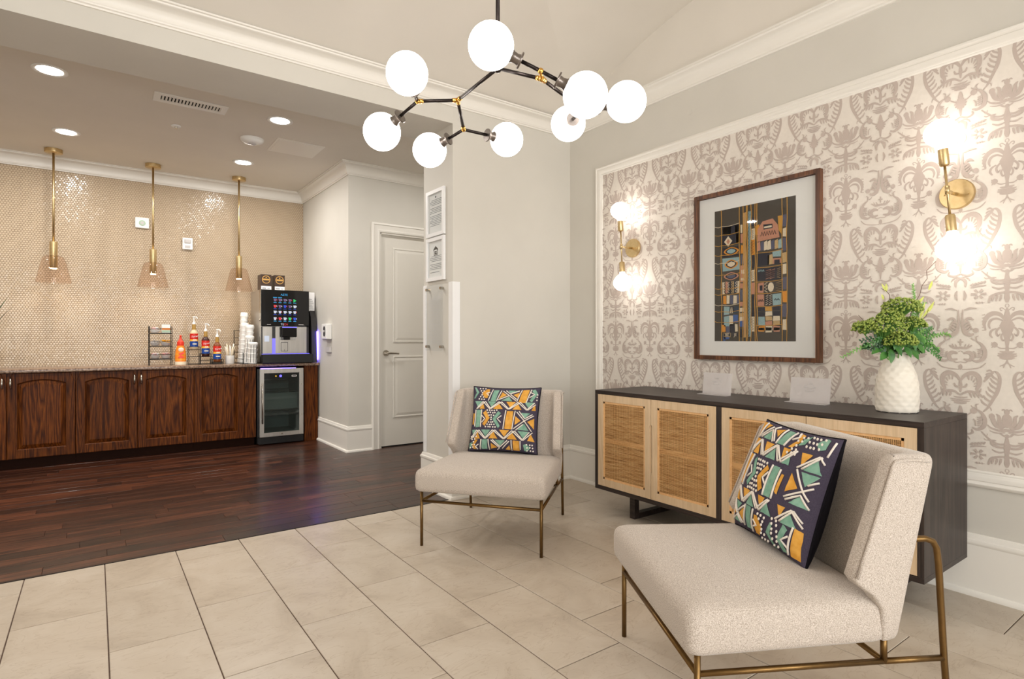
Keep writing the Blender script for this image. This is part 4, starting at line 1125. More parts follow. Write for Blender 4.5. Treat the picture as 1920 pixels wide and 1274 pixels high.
    for k, c in enumerate(('a_salmon', 'a_slate', 'a_cream', 'a_cream', 'a_slate', 'a_sand', 'a_pale')): poly(c, [(.555 + .042 * k, .29), (.59 + .042 * k, .28), (.597 + .042 * k, .345), (.553 + .042 * k, .35)])
    rect('a_dark', .56, .70, .37, .46); rect('a_sand', .68, .74, .385, .455); rect('a_pale', .74, .84, .365, .405); rect('a_salmon', .74, .84, .415, .455); rect('a_dark', .76, .82, .425, .455, .0009)
    rect('a_dark', .56, .84, .475, .565)
    zz('a_pale', .57, .64, .485, .50, 8, False); zz('a_salmon', .66, .72, .49, .555, 9); zz('a_salmon', .71, .77, .49, .555, 9); zz('a_sand', .79, .83, .485, .555, 10)
    rect('a_salmon', .565, .635, .58, .65); rect('a_dark', .585, .62, .595, .635, .0009); zz('a_cream', .645, .68, .58, .65, 6); poly('a_cream', [(.70 + .035 * math.cos(2 * PI * k / 12) + .02, .615 + .034 * math.sin(2 * PI * k / 12)) for k in range(12)], .001); zz('a_sand', .78, .84, .58, .65, 8)
    rect('a_salmon', .56, .64, .665, .745); zz('a_dark', .57, .63, .70, .715, 6, False); rect('a_dark', .65, .73, .665, .745); zz('a_cream', .66, .69, .67, .74, 9); zz('a_cream', .70, .73, .67, .74, 9); rect('a_pale', .74, .84, .665, .745); zz('a_dark', .76, .82, .70, .71, 4, False)
    for u0, cs in ((.57, ('a_dark', 'a_dark', 'a_pale', 'a_pale', 'a_orange')), (.655, ('a_gold', 'a_cream', 'a_sand', 'a_salmon', 'a_cream')), (.745, ('a_dark', 'a_dark', 'a_cream', 'a_sand', 'a_salmon'))):
        for k, c in enumerate(cs): rect(c, u0, u0 + .078, .755 + .034 * k, .785 + .034 * k)
    rect('a_orange', .57, .64, .90, .93); rect('a_cream', .66, .73, .90, .935); rect('a_salmon', .75, .82, .90, .935)
    for v0, v1, c in ((.12, .2, 'a_slate'), (.21, .27, 'a_cream'), (.28, .37, 'a_slate'), (.38, .45, 'a_sand'), (.46, .53, 'a_cream'), (.55, .64, 'a_slate'), (.65, .73, 'a_orange'), (.74, .83, 'a_slate'), (.85, .92, 'a_cream')): rect(c, .855, .90, v0, v1)
    # gold cords
    for k, u in enumerate((.095, .335, .378, .42, .435, .48, .53, .552, .848, .905)): gl(wob(u, k + 3), .0021)
    for k, v in enumerate((.125, .19, .27, .345, .405, .495, .60, .645, .725, .775, .855)):
        gl([(0.0, v - .006), (.05, v + .004), (.10, v), (.2, v + .006), (.335, v - .004)], .0018, 'a_gold' if k % 4 else 'a_cream')
    for v in (.362, .468, .572, .655, .75, .885): gl([(.545, v), (.7, v + .004), (.86, v - .003)], .0018)
    for c, m in lay.items(): m.obj('stitched_patches' if c != 'a_gold' else 'gold_cord', c, art, fix=False)['kind'] = 'stuff'
    MB().box(X - .0175, X - .0155, y0 + .022, y1 - .022, z0 + .022, z1 - .022).obj('glazing', 'glass', t)
picture()

# ------------------------------------------------------------------ wall sconces
def sconce(y, z, tilt, label):
    t = thing('wall_sconce', label, 'lamp', (WX - .003, y, z), 0, 'brass double globe sconces')
    X = WX - .003; xr = 3.02
    MB().lathe([(0, .067), (.75, .067), (1, .064)], 40, (X, y, z), (X - .018, y, z)).obj('backplate', 'brass', t, auto=40)
    for dy in (-.045, .045): MB().cyl((X - .017, y + dy, z - .002 + dy * .1), (X - .023, y + dy, z - .002 + dy * .1), .004, .003, 10).obj('screw', 'brass', t)
    MB().tube([(X - .015, y, z), (X - .06, y, z - .004), (xr, y, z)], [.008, .007, .006], 10).cyl((xr, y, z - .018), (xr, y, z + .018), .009, .009, 12).obj('arm', 'brass', t, smooth=True)
    ty = math.sin(tilt)
    def q(h): return (xr, y + ty * h, z + h)
    MB().tube([q(-.13), q(.13)], .0052, 10).obj('rod', 'brass', t, smooth=True)
    for s in (-1, 1):
        MB().lathe([(0, .007), (.02, .016), (.12, .0195), (1, .0195)], 20, q(s * .108), q(s * .182)).obj('socket', 'brass', t, auto=40)
        c = q(s * .245)
        b = MB(); b.lathe([(0, .017), (.10, .018), (.17, .026), (.24, .040), (.34, .0535), (.45, .0625), (.56, .0660), (.67, .0645), (.78, .0570), (.88, .0440), (.95, .0290), (1, .001)], 28, q(s * .176), q(s * .318))
        g = b.obj('globe_bulb', 'bulb', t, smooth=True); g['label'] = 'lit white globe bulb'
sconce(.917, 1.782, math.radians(5), 'brass wall sconce with two lit globe bulbs above the vase')
sconce(2.842, 1.787, math.radians(3), 'brass wall sconce with two lit globe bulbs near the room corner')

# ------------------------------------------------------------------ branching globe chandelier
def chandelier():
    hub = Vector((1.163, 1.689, 2.096))
    t = thing('chandelier', 'branching bronze chandelier with eight lit opal globes', 'chandelier', tuple(hub))
    top = vz(hub.x, hub.y)
    MB().cyl(hub, (hub.x, hub.y, top), .0075, None, 12).obj('down_rod', 'bronze', t, smooth=True)
    MB().vlathe([(top - .028, .058), (top - .02, .064), (top + .004, .064)], 32, hub.x, hub.y).obj('ceiling_canopy', 'bronze', t, auto=40)
    Gp = dict(a=(.91, 1.897, 2.086), b=(1.049, 1.562, 2.089), c=(.946, 2.205, 1.974), d=(1.216, 2.305, 1.978), e=(1.525, 2.143, 2.043), f=(1.34, 1.425, 1.953), g=(1.631, 1.51, 2.03), h=(1.68, 1.895, 2.075))
    J = dict(j1=(1.175, 1.989, 2.086), j2=(1.022, 2.038, 2.061), j3=(1.298, 2.147, 2.042), j4=(1.235, 1.528, 2.018), k4=(1.207, 1.500, 2.027), j5=(1.53, 1.64, 2.02))
    J = {k: Vector(v) for k, v in J.items()}; J['hub'] = hub
    for a, b in (('hub', 'j1'), ('j1', 'j2'), ('j1', 'j3'), ('hub', 'j4'), ('j4', 'j5')): MB().tube([J[a], J[b]], .0066, 10).obj('arm', 'bronze', t, smooth=True)
    MB().tube([J['j4'], J['k4']], .006, 10).obj('arm', 'gold', t, smooth=True)
    for g, j in (('a', 'j2'), ('c', 'j2'), ('d', 'j3'), ('e', 'j3'), ('b', 'k4'), ('f', 'k4'), ('g', 'j5'), ('h', 'j5')):
        c = Vector(Gp[g]); p = J[j]; d = (c - p).normalized()
        e = c - d * .073
        s0 = e - d * .036
        if (s0 - p).dot(d) > .004: MB().tube([p, s0 + d * .004], .0066, 10).obj('arm', 'bronze', t, smooth=True)
        MB().lathe([(0, .008), (.02, .0275), (.10, .0285), (.16, .0275), (.18, .0185), (.45, .0165), (.72, .0185), (.85, .0225), (1, .0235)], 24, s0, e + d * .006).obj('socket', 'gunmetal', t, auto=40)
        gl = MB().sphere(c, .075, 36, 22).obj('globe', 'globe', t, smooth=True); gl['label'] = 'lit white opal glass globe'
    for k in ('j1', 'j2', 'j3', 'j4', 'k4', 'j5'):
        m = MB().sphere(J[k], .0105, 14, 8)
        m.obj('joint', 'gold', t, smooth=True)
    for a, b in (('j1', 'hub'), ('j1', 'j2'), ('j1', 'j3'), ('j2', 'j1'), ('j3', 'j1'), ('j4', 'hub'), ('j4', 'j5')):
        d = (J[b] - J[a]).normalized(); MB().cyl(J[a] + d * .004, J[a] + d * .022, .0092, .0086, 12).obj('ferrule', 'gold', t, smooth=True)
    MB().sphere(hub, .016, 14, 8).obj('hub', 'bronze', t, smooth=True)
chandelier()
# ------------------------------------------------------------------ coffee bar cabinets
CT = .868                 # top of the counter
DF = 6.530                # plane of the door fronts
def arch_pts(x0, x1, z0, zs, rise, n=14):
    """opening outline CCW seen from the front: bottom, up, arched top"""
    P = [(x0, z0), (x1, z0), (x1, zs)]
    for i in range(1, n): t_ = i / n; P.append((x1 + (x0 - x1) * t_, zs + rise * (1 - (2 * t_ - 1) ** 2)))
    P.append((x0, zs)); return P
def arched_door(x0, x1, z0, z1, parent, handle=None):
    st = .066; n = 14
    inner = arch_pts(x0 + st, x1 - st, z0 + .075, z1 - .088, .034, n)
    outer = [(x0, z0), (x1, z0), (x1, z1 - .088)] + [(x1 + (x0 - x1) * i / n, z1) for i in range(1, n)] + [(x0, z1 - .088)]
    yf, yk = DF, DF + .02
    def at(P, y): return [(x, y, z) for x, z in P]
    sh = lambda P, d: [(x + d * ((x0 + x1) / 2 - x) / ((x1 - x0) / 2), z + d * ((z0 + z1) / 2 - z) / ((z1 - z0) / 2)) for x, z in P]
    m = MB(); m.loops([at(outer, yk), at(outer, yf + .003), at(sh(outer, .004), yf), at(inner, yf), at(sh(inner, .006), yf + .005), at(sh(inner, .010), yf + .016)], True, True, False)
    # square top corners of the slab
    m.box(x0, x0 + .0008, yf + .003, yk, z1 - .088, z1).box(x1 - .0008, x1, yf + .003, yk, z1 - .088, z1)
    m.add([(x0, yf + .0001, z1 - .088), (x0 + .034, yf + .0001, z1 - .0005), (x0, yf + .0001, z1 - .0005)], [(0, 1, 2)]).add([(x1, yf + .0001, z1 - .088), (x1, yf + .0001, z1 - .0005), (x1 - .034, yf + .0001, z1 - .0005)], [(0, 1, 2)])
    d = m.obj('door', 'cab', parent)
    p = MB(); p.loops([at(sh(inner, .004), yf + .0155), at(sh(inner, .010), yf + .0155), at(sh(inner, .050), yf + .004), at(sh(inner, .052), yf + .0035)], True, False, True)
    p.obj('raised_panel', 'cab', d)
    if handle is not None:
        hx = handle; h0, h1 = .70, .802
        h = MB(); h.tube([(hx, yf, h0 + .008), (hx, yf - .016, h0 + .012), (hx, yf - .026, h0 + .03), (hx, yf - .028, (h0 + h1) / 2), (hx, yf - .026, h1 - .03), (hx, yf - .016, h1 - .012), (hx, yf, h1 - .008)], [.0075, .0065, .0075, .009, .0075, .0065, .0075], 8)
        o = h.obj('handle', 'chrome', d, smooth=True); o['label'] = 'arched nickel pull'
    return d
def base_cabinet(x0, x1, doors, label, filler=None):
    t = thing('base_cabinet', label, 'cabinet', ((x0 + x1) / 2, 6.83, 0), 0, 'stained oak base cabinets')
    MB().box(x0 + .001, x1 - .001, DF + .0205, KY - .004, .09, .838).obj('body', 'cab', t)
    MB().box(x0 + .001, x1 - .001, 6.605, 6.64, 0, .09).obj('toe_kick', 'cabdark', t)
    for a, b, h in doors: arched_door(a + .0015, b - .0015, .094, .832, t, h)
    if filler: MB().box(filler[0], filler[1], DF + .004, DF + .0205, .094, .838, .001).obj('filler_strip', 'cab', t)
    return t
base_cabinet(-2.03, -1.08, [(-2.025, -1.555, -1.585), (-1.555, -1.085, -1.525)], 'oak base cabinet ending the counter past the potted plant')
base_cabinet(-1.08, -.142, [(-1.08, -.612, -.641), (-.612, -.142, -.586)], 'oak base cabinet with arched doors below the plain wall end of the counter')
base_cabinet(-.142, .805, [(-.142, .329, .304), (.329, .805, .359)], 'oak base cabinet with two nickel pulls below the wire condiment rack')
base_cabinet(.805, 1.383, [(.805, 1.273, None)], 'oak base cabinet with one pull-less door beside the glass fridge', (1.2745, 1.383))
ep = thing('end_panel', 'oak end panel between the glass fridge and the wall', 'cabinet', (1.955, 6.83, 0))
MB().box(1.885, 2.032, DF - .01, KY - .004, 0, .838, .001).obj('panel', 'cab', ep)
ct = MB(); prof = [(0, .838), (.66, .838), (.66, CT)] 
ct.box(-2.05, 2.046, 6.498, KY - .004, .8385, CT, .006)
tag(ct.obj('countertop', 'granite', None, auto=40), 'speckled brown granite countertop of the coffee bar', 'countertop')

# ------------------------------------------------------------------ beverage fridge
def fridge():
    x0, x1, z0, z1 = 1.410, 1.862, .088, .815; yf = 6.482
    t = thing('beverage_fridge', 'small glass door fridge with steel frame under the coffee machine', 'fridge', (1.636, 6.8, 0))
    b = MB()
    b.box(x0 - .018, x0 + .02, yf + .04, 7.06, .02, z1).box(x1 - .02, x1 + .012, yf + .04, 7.06, .02, z1).box(x0, x1, 7.02, 7.06, .02, z1).box(x0, x1, yf + .04, 7.06, z1 - .02, z1).box(x0, x1, yf + .04, 7.06, .02, .11).box(x0 - .01, x1 + .005, yf + .02, yf + .05, 0.012, z0 - .006)
    b.obj('body', 'black', t)
    MB().box(x0 + .0205, x0 + .023, yf + .06, 7.0, .112, z1 - .022).box(x1 - .023, x1 - .0205, yf + .06, 7.0, .112, z1 - .022).box(x0 + .023, x1 - .023, 7.0, 7.004, .112, z1 - .022).box(x0 + .023, x1 - .023, yf + .06, 7.0, .1105, .113).obj('liner', 'whitegrey', t)
    for x in (x0 + .03, x1 - .03): MB().cyl((x, yf + .08, 0), (x, yf + .08, .03), .014, None, 12).obj('foot', 'black', t)
    fr = MB(); w = .044
    fr.box(x0, x0 + w, yf, yf + .036, z0, z1, .002).box(x1 - w, x1, yf, yf + .036, z0, z1, .002).box(x0 + w, x1 - w, yf, yf + .036, z0, z0 + w, .002).box(x0 + w, x1 - w, yf, yf + .036, z1 - w - .004, z1, .002)
    d = fr.obj('door', 'steel', t); d['label'] = 'brushed steel door frame'
    MB().box(x0 + w - .003, x1 - w + .003, yf + .014, yf + .018, z0 + w - .003, z1 - w + .001).obj('pane', 'fridgeglass', d)
    h = MB().tube([(x0 + .022, yf - .032, .236), (x0 + .022, yf - .032, .664)], .0075, 10)
    for z in (.27, .63): h.cyl((x0 + .022, yf, z), (x0 + .022, yf - .032, z), .006, None, 8)
    h.obj('bar_handle', 'chrome', d, smooth=True)
    for z in (.64, .305): MB().cyl((x1 - .02, yf, z), (x1 - .02, yf - .004, z), .006, None, 10).obj('screw', 'chrome', d)
    MB().cyl((1.636, yf, .112), (1.636, yf - .006, .112), .010, .008, 14).obj('lock', 'chrome', d)
    MB().prism(rrect(1.738, 1.795, .722, .742, .009), lambda x, z: (x, yf + .0138, z), lambda x, z: (x, yf + .0118, z)).obj('badge', 'whitegrey', d)
    MB().prism(rrect(1.748, 1.786, .728, .737, .003), lambda x, z: (x, yf + .0117, z), lambda x, z: (x, yf + .0112, z)).obj('badge_lettering', 'inkdark', d)
    MB().cyl((1.634, yf + .06, .732), (1.634, yf + .05, .732), .013, None, 16).obj('blue_indicator', 'blueled', t)
    MB().cyl((1.586, yf + .06, .732), (1.586, yf + .05, .732), .007, None, 12).obj('amber_indicator', 'amberled', t)
    MB().box(x0 + .02, x1 - .02, yf + .055, yf + .1, .70, .765).obj('control_panel', 'darkgrey', t)
    MB().box(x0 + .01, x1 - .08, yf + .004, yf + .016, z1 + .0005, z1 + .006).obj('led_strip', 'blueled', t)
    for z in (.655, .56, .365, .30):
        s = MB(); s.tube([(x0 + .03, yf + .09, z), (x1 - .03, yf + .09, z)], .0035, 6).tube([(x0 + .03, 6.98, z), (x1 - .03, 6.98, z)], .0035, 6)
        for k in range(12): x = x0 + .04 + k * .0335; s.tube([(x, yf + .09, z), (x, 6.98, z)], .0018, 5)
        s.obj('wire_shelf', 'steel', t)
    m = MB().box(x0 + .05, x1 - .04, yf + .1, 6.9, .372, .376)
    # clear storage bin
    m = MB(); m.box(x0 + .06, x1 - .035, yf + .10, yf + .104, .37, .545).box(x0 + .06, x0 + .064, yf + .1, 6.92, .37, .545).box(x1 - .039, x1 - .035, yf + .1, 6.92, .37, .545).box(x0 + .06, x1 - .035, 6.916, 6.92, .37, .545).box(x0 + .06, x1 - .035, yf + .1, 6.92, .366, .37).box(x0 + .055, x1 - .03, yf + .094, yf + .1, .53, .545)
    bn = thing('storage_bin', 'cloudy plastic bin on the fridge shelf', 'bin', (1.64, 6.75, .366)); m.obj('tub', 'frost', bn)
fridge()

# ------------------------------------------------------------------ coffee machine
def machine():
    x0, x1, yf, z0, z1 = 1.438, 1.940, 6.560, CT + .001, 1.668
    t = thing('coffee_machine', 'black touchscreen coffee machine with steel front on the counter', 'coffee machine', (1.69, 6.8, z0))
    MB().box(x0 + .003, x1, yf + .06, 7.06, z0 + .012, z1, .004).obj('housing', 'steel', t)
    for x in (x0 + .03, x1 - .03):
        for y in (yf + .1, 7.02): MB().cyl((x, y, z0), (x, y, z0 + .02), .016, None, 12).obj('foot', 'black', t)
    sd = MB().box(x0 + .002, x1 + .006, yf, yf + .062, 1.272, z1, .004).obj('touchscreen', 'blackgloss', t); sd['label'] = 'glossy black panel with drink icons'
    MB().box(x0 - .001, x0 + .004, yf + .004, yf + .064, z0 + .08, z1 - .002).obj('edge_trim', 'chrome', t)
    ys = yf - .0012
    icons = {}
    def ic(c, xa, xb, za, zb): icons.setdefault(c, MB()).box(xa, xb, ys, ys + .001, za, zb)
    gx = [1.583, 1.634, 1.686, 1.738, 1.790]; gz = [1.555, 1.487, 1.424, 1.352]
    cols = [['scr_purple', 'scr_purple', 'scr_purple', 'scr_purple', None], ['scr_red', 'scr_purple', 'scr_blue', 'scr_purple', 'scr_white'], ['scr_white'] * 5, ['scr_white', 'scr_red', 'scr_white', 'scr_green', 'scr_blue']]
    for r in range(4):
        for c in range(5):
            x, z, k = gx[c], gz[r], cols[r][c]
            if k is None:
                icons.setdefault('scr_green', MB()).add([(x - .014, ys, z + .02), (x + .018, ys, z + .002), (x - .014, ys, z - .018)], [(0, 1, 2)])
            else:
                icons.setdefault(k, MB()).add([(x - .016, ys, z + .017), (x + .016, ys, z + .017), (x + .010, ys, z - .012), (x - .010, ys, z - .012)], [(0, 1, 2, 3)])
                ic('scr_red' if (r + c) % 3 == 0 else 'scr_white', x + .016, x + .022, z - .002, z + .01)
            ic('scr_cyan' if r in (0, 3) else 'scr_blue', x - .015, x + .015, z - .027, z - .022)
            if r == 0 and c < 2: ic('scr_cyan', x - .02, x + .02, z + .026, z + .033)
    for c, m in icons.items(): stuff(m.obj('screen_icons', c, sd, fix=False))
    text_mesh('screen_title', 'AZTE', .03, 'scr_cyan', sd, frame_mtx((1.678, ys, 1.617), (1, 0, 0), (0, 0, 1)), extrude=.0002)
    text_mesh('maker_lettering', 'TE', .03, 'scr_white', sd, frame_mtx((1.658, ys, 1.292), (1, 0, 0), (0, 0, 1)), extrude=.0002)
    text_mesh('maker_lettering', 'CH', .03, 'scr_red', sd, frame_mtx((1.696, ys, 1.292), (1, 0, 0), (0, 0, 1)), extrude=.0002)
    MB().box(1.50, 1.54, ys, ys + .001, 1.288, 1.294).box(1.83, 1.885, ys, ys + .001, 1.288, 1.295).obj('small_print', 'whitegrey', sd)
    # lower fascia
    MB().box(x0 + .004, x1 + .004, yf + .012, yf + .062, .975, 1.272).obj('side_glow', 'blueled', t) if False else None
    fz0, fz1 = .975, 1.268
    m = MB(); xa, xb = x0 + .018, x1 - .02; nx0, nx1 = 1.632, 1.80
    m.box(xa, 1.555, yf + .004, yf + .06, fz0, fz1, .002).box(1.588, nx0, yf + .004, yf + .06, fz0, fz1, .002).box(nx1, xb, yf + .004, yf + .06, fz0, fz1, .002).box(nx0, nx1, yf + .004, yf + .06, fz0, 1.125, .002).box(nx0, nx1, yf + .055, yf + .06, 1.12, fz1)
    m.obj('steel_fascia', 'steel', t)
    MB().box(1.555, 1.588, yf + .008, yf + .06, 1.14, fz1).obj('slot', 'darkgrey', t); MB().box(1.555, 1.588, yf + .008, yf + .06, fz0, 1.14).obj('slot_light', 'blueglow', t)
    n = MB(); n.box(1.642, 1.80, yf - .05, yf + .05, 1.155, 1.265, .006).box(1.66, 1.73, yf - .045, yf + .03, 1.125, 1.16, .006); n.obj('dispensing_spout', 'blackgloss', t)
    MB().box(1.645, 1.80, yf - .052, yf - .046, 1.257, 1.266).obj('spout_light', 'blueglow', t)
    MB().box(1.475, 1.523, yf + .001, yf + .005, 1.105, 1.168).obj('card_reader', 'scr_white', t)
    cf = MB(); cf.prism(rrect(1.644, 1.718, .998, 1.098, .006), lambda x, z: (x, yf + .004, z), lambda x, z: (x, yf + .0015, z)); cf.obj('door_outline', 'black', t)
    MB().prism(rrect(1.648, 1.714, 1.002, 1.094, .005), lambda x, z: (x, yf + .002, z), lambda x, z: (x, yf + .0005, z)).obj('service_door', 'steel', t)
    MB().cyl((1.681, yf + .001, 1.012), (1.681, yf - .001, 1.012), .004, None, 10).obj('service_lock', 'black', t)
    MB().box(x0 + .002, x0 + .019, yf + .008, yf + .06, fz0, fz1).box(x1 - .021, x1 + .004, yf + .008, yf + .06, fz0, fz1).obj('side_bezel', 'darkgrey', t)
    MB().box(x0, x1 + .03, yf - .09, yf + .06, z0 + .004, fz0 - .006, .006).obj('drip_tray', 'black', t)
    MB().box(x0 + .01, x1 + .01, yf + .0, yf + .004, fz0 - .006, fz0 - .001).obj('tray_light', 'blueglow', t)
    MB().sphere((x0 + .0, yf + .04, 1.34), .012, 12, 8).obj('side_lock', 'chrome', t, smooth=True)
    # dark cup cabinet hooked on the right side with a notice card
    c = thing('side_cabinet', 'narrow dark cabinet between the coffee machine and the wall', 'cabinet', (2.0, 6.8, z0))
    p = [(6.56, z0), (7.05, z0), (7.05, 1.62), (6.66, 1.62), (6.66, 1.47), (6.60, 1.38), (6.58, 1.25)]
    MB().prism(p, lambda y, z: (1.978, y, z), lambda y, z: (2.036, y, z)).obj('shell', 'darkgrey', c)
    MB().box(2.0358, 2.0366, 6.5605, 6.60, z0 + .03, 1.22).obj('led_strip', 'bluehot', c)
    cd = thing('notice_card', 'white notice card fixed at the right of the coffee machine', 'card', (2.0, 6.65, 1.45))
    MB().box(1.962, 2.034, 6.652, 6.656, 1.452, 1.665).obj('sheet', 'paper', cd)
    k = MB()
    for i in range(6): k.box(1.972, 2.024 - .01 * (i % 3), 6.6512, 6.652, 1.475 + .022 * i, 1.480 + .022 * i)
    k.obj('print', 'ink', cd)
machine()
for x0, x1, dx, lab in ((1.479, 1.591, 0, 'dark brown tea box with gold round emblem above the steel side of the coffee machine'), (1.622, 1.733, 0, 'dark brown tea box with gold round emblem above the drink icons of the coffee machine')):
    t = thing('tea_box', lab, 'box', ((x0 + x1) / 2, 6.8, 1.6685), 0, 'boxes on the coffee machine')
    y = 6.75; z0, z1 = 1.6688, 1.848; xc = (x0 + x1) / 2
    MB().box(x0, x1, y, y + .15, z0, z1, .001).obj('carton', 'boxbrown', t)
    MB().cyl((xc, y + .001, 1.793), (xc, y - .0008, 1.793), .044, None, 28).obj('emblem', 'boxgold', t)
    MB().cyl((xc, y, 1.793), (xc, y - .0014, 1.793), .037, None, 28).obj('emblem_centre', 'boxbrown', t)
    MB().box(xc - .034, xc + .034, y - .0022, y, 1.784, 1.802).cyl((xc, y, 1.815), (xc, y - .002, 1.815), .007, None, 10).obj('emblem_band', 'boxgold', t)
    MB().box(x0 + .004, x1 - .002, y - .001, y, z0 + .004, z0 + .052).obj('label_band', 'paper', t)
    MB().box(x0 + .014, xc, y - .0016, y, z0 + .02, z0 + .034).box(xc + .012, x1 - .016, y - .0016, y, z0 + .022, z0 + .03).obj('label_print', 'ink', t)

# ------------------------------------------------------------------ cup stacks
cr = thing('cup_rack', 'black wire rack holding the stacks of paper cups', 'rack', (1.40, 6.85, CT + .001))
m = MB(); zc = CT + .001
m.box(1.25, 1.432, 6.54, 7.05, zc, zc + .004)
for x, y in ((1.262, 6.55), (1.262, 7.04), (1.425, 7.04)): m.tube([(x, y, zc), (x, y, zc + (.12 if y < 6.6 else .36))], .004, 6)
for z in (.05, .12, .2, .28, .36): m.tube(([(1.262, 6.55, zc + z)] if z < .13 else []) + [(1.262, 6.55 + (z - .05) * 1.4, zc + z), (1.262, 7.04, zc + z), (1.425, 7.04, zc + z)], .0025, 6)
m.obj('wire_frame', 'wire', cr)
def cup_stack(x, y, ztop, zb, tilt, rad, lab, stripes=False):
    t = thing('cup_stack', lab, 'cups', (x, y, zb), 0, 'stacks of paper cups by the coffee machine')
    ax = Vector((math.sin(tilt), 0, math.cos(tilt))).normalized(); p0 = Vector((x, y, zb)); L = (ztop - zb) / ax.z
    prof = []
    n = max(3, int(L / .05))
    for i in range(n):
        a = i / n; prof += [(a, rad * .80), (a + .86 / n, rad * .97), (a + .88 / n, rad * 1.02), (a + .97 / n, rad * 1.02)]
    prof = prof[:1] + prof[1:] + [(1.0, rad * .8), (1.0, rad * .75)]
    m = MB(); m.lathe([(0, rad * .93)] + [(t_ * .93, r_) for t_, r_ in prof[1:-2]] + [(.95, rad), (.985, rad * .93), (1, rad * .8)], 20, p0, p0 + ax * L)
    m.obj('nested_cups', 'white', t, auto=40)
    if stripes:
        s = MB(); side = ax.cross(Vector((0, 1, 0))).normalized()
        for k in (-.55, .05, .62):
            o = side * rad * k + Vector((0, -1, 0)) * rad * (math.sqrt(1 - k * k) + .03)
            s.tube([p0 + o + ax * L * .04, p0 + o + ax * L * .86], .0022, 5)
        s.obj('guide_wires', 'scr_dark' if False else 'inkdark', t)
zr = CT + .0055
cup_stack(1.325, 6.985, 1.43, zr, .06, .042, 'white paper cup stack, tallest, at the rear of the wire rack')
cup_stack(1.320, 6.890, 1.31, zr, .06, .042, 'white paper cup stack second in height, behind the striped stacks')
cup_stack(1.365, 6.795, 1.29, zr, .03, .043, 'white paper cup stack with red mark beside the steel machine side')
cup_stack(1.340, 6.695, 1.17, zr, .05, .045, 'white paper cup stack with a dark guide wire behind the foremost one', True)
cup_stack(1.362, 6.595, 1.10, zr, .03, .047, 'white paper cup stack with dark guide wires, lowest, at the front of the rack', True)

# ------------------------------------------------------------------ condiment rack, bottles, straws
def wire_rack():
    x0, x1, y0, y1 = .44, .632, 6.74, 6.86; z0 = CT + .001
    t = thing('condiment_rack', 'three tier black wire rack with sweetener bowls', 'rack', ((x0 + x1) / 2, 6.8, z0))
    m = MB()
    for x in (x0, x1):
        for y in (y0, y1): m.tube([(x, y, z0), (x, y, 1.262)], .0035, 6)
    for z in (.93, 1.06, 1.19):
        for y in (y0, y1): m.tube([(x0, y, z), (x1, y, z)], .0045, 6)
        for x in (x0, x1): m.tube([(x, y0, z), (x, y1, z)], .0035, 6)
        for q in (.045,): 
            for y in (y0, y1): m.tube([(x0, y, z + q), (x1, y, z + q)], .0025, 6)
            for x in (x0, x1): m.tube([(x, y0, z + q), (x, y1, z + q)], .0025, 6)
        for k in range(7): x = x0 + (x1 - x0) * (k + .5) / 7; m.tube([(x, y0, z), (x, y1, z)], .0014, 5)
    m.obj('wire_frame', 'wire', t)
    rn = random.Random(4)
    names = {(0, 0): ('pink and white packets in a round bowl on the bottom tier', 'pink'), (0, 1): ('pink packets on the bottom tier beside the round bowl', 'pink'), (1, 0): ('grey packets in a bowl on the middle tier', 'whitegrey'), (1, 1): ('yellow packets in a bowl on the middle tier', 'yellow'), (2, 0): ('round white tub with pink rim on the top tier', 'pink'), (2, 1): ('white and orange packet box on the top tier', 'white')}
    for tier, z in enumerate((.935, 1.065, 1.195)):
        for sd in (0, 1):
            xc = x0 + .05 + .094 * sd; lab, col = names[(tier, sd)]
            b = thing('packet_bowl' if (tier, sd) != (2, 1) else 'packet_box', lab, 'bowl' if (tier, sd) != (2, 1) else 'box', (xc, 6.80, z), 0, 'sweeteners in the wire rack')
            if (tier, sd) == (2, 1):
                MB().box(xc - .036, xc + .036, 6.77, 6.83, z, z + .085, .002).obj('carton', 'white', b); MB().box(xc - .0362, xc + .0362, 6.7685, 6.77, z + .03, z + .05).obj('orange_band', 'orange', b); MB().box(xc - .0362, xc + .0362, 6.7685, 6.77, z + .004, z + .028).obj('green_band', 'mint', b)
            else:
                zz = z + .001
                MB().vlathe([(zz, .028), (zz + .01, .038), (zz + .032, .044), (zz + .03, .041), (zz + .012, .034), (zz + .005, .02)], 20, xc, 6.80).obj('bowl', 'whitegrey' if tier < 2 else 'white', b, auto=40)
                for i in range(9):
                    M4 = Matrix.Translation((xc + rn.uniform(-.022, .022), 6.80 + rn.uniform(-.02, .02), zz + .03 + rn.uniform(0, .022))) @ Matrix.Rotation(rn.uniform(0, 3), 4, 'Z') @ Matrix.Rotation(rn.uniform(-.9, .9), 4, 'X')
                    q = MB(); bm = bmesh.new(); bmesh.ops.create_cube(bm, size=1); q.bm(bm, M4 @ Matrix.Diagonal((.034, .022, .003, 1)))
                    q.obj('packet', col if i % 3 else 'paper', b)
wire_rack()

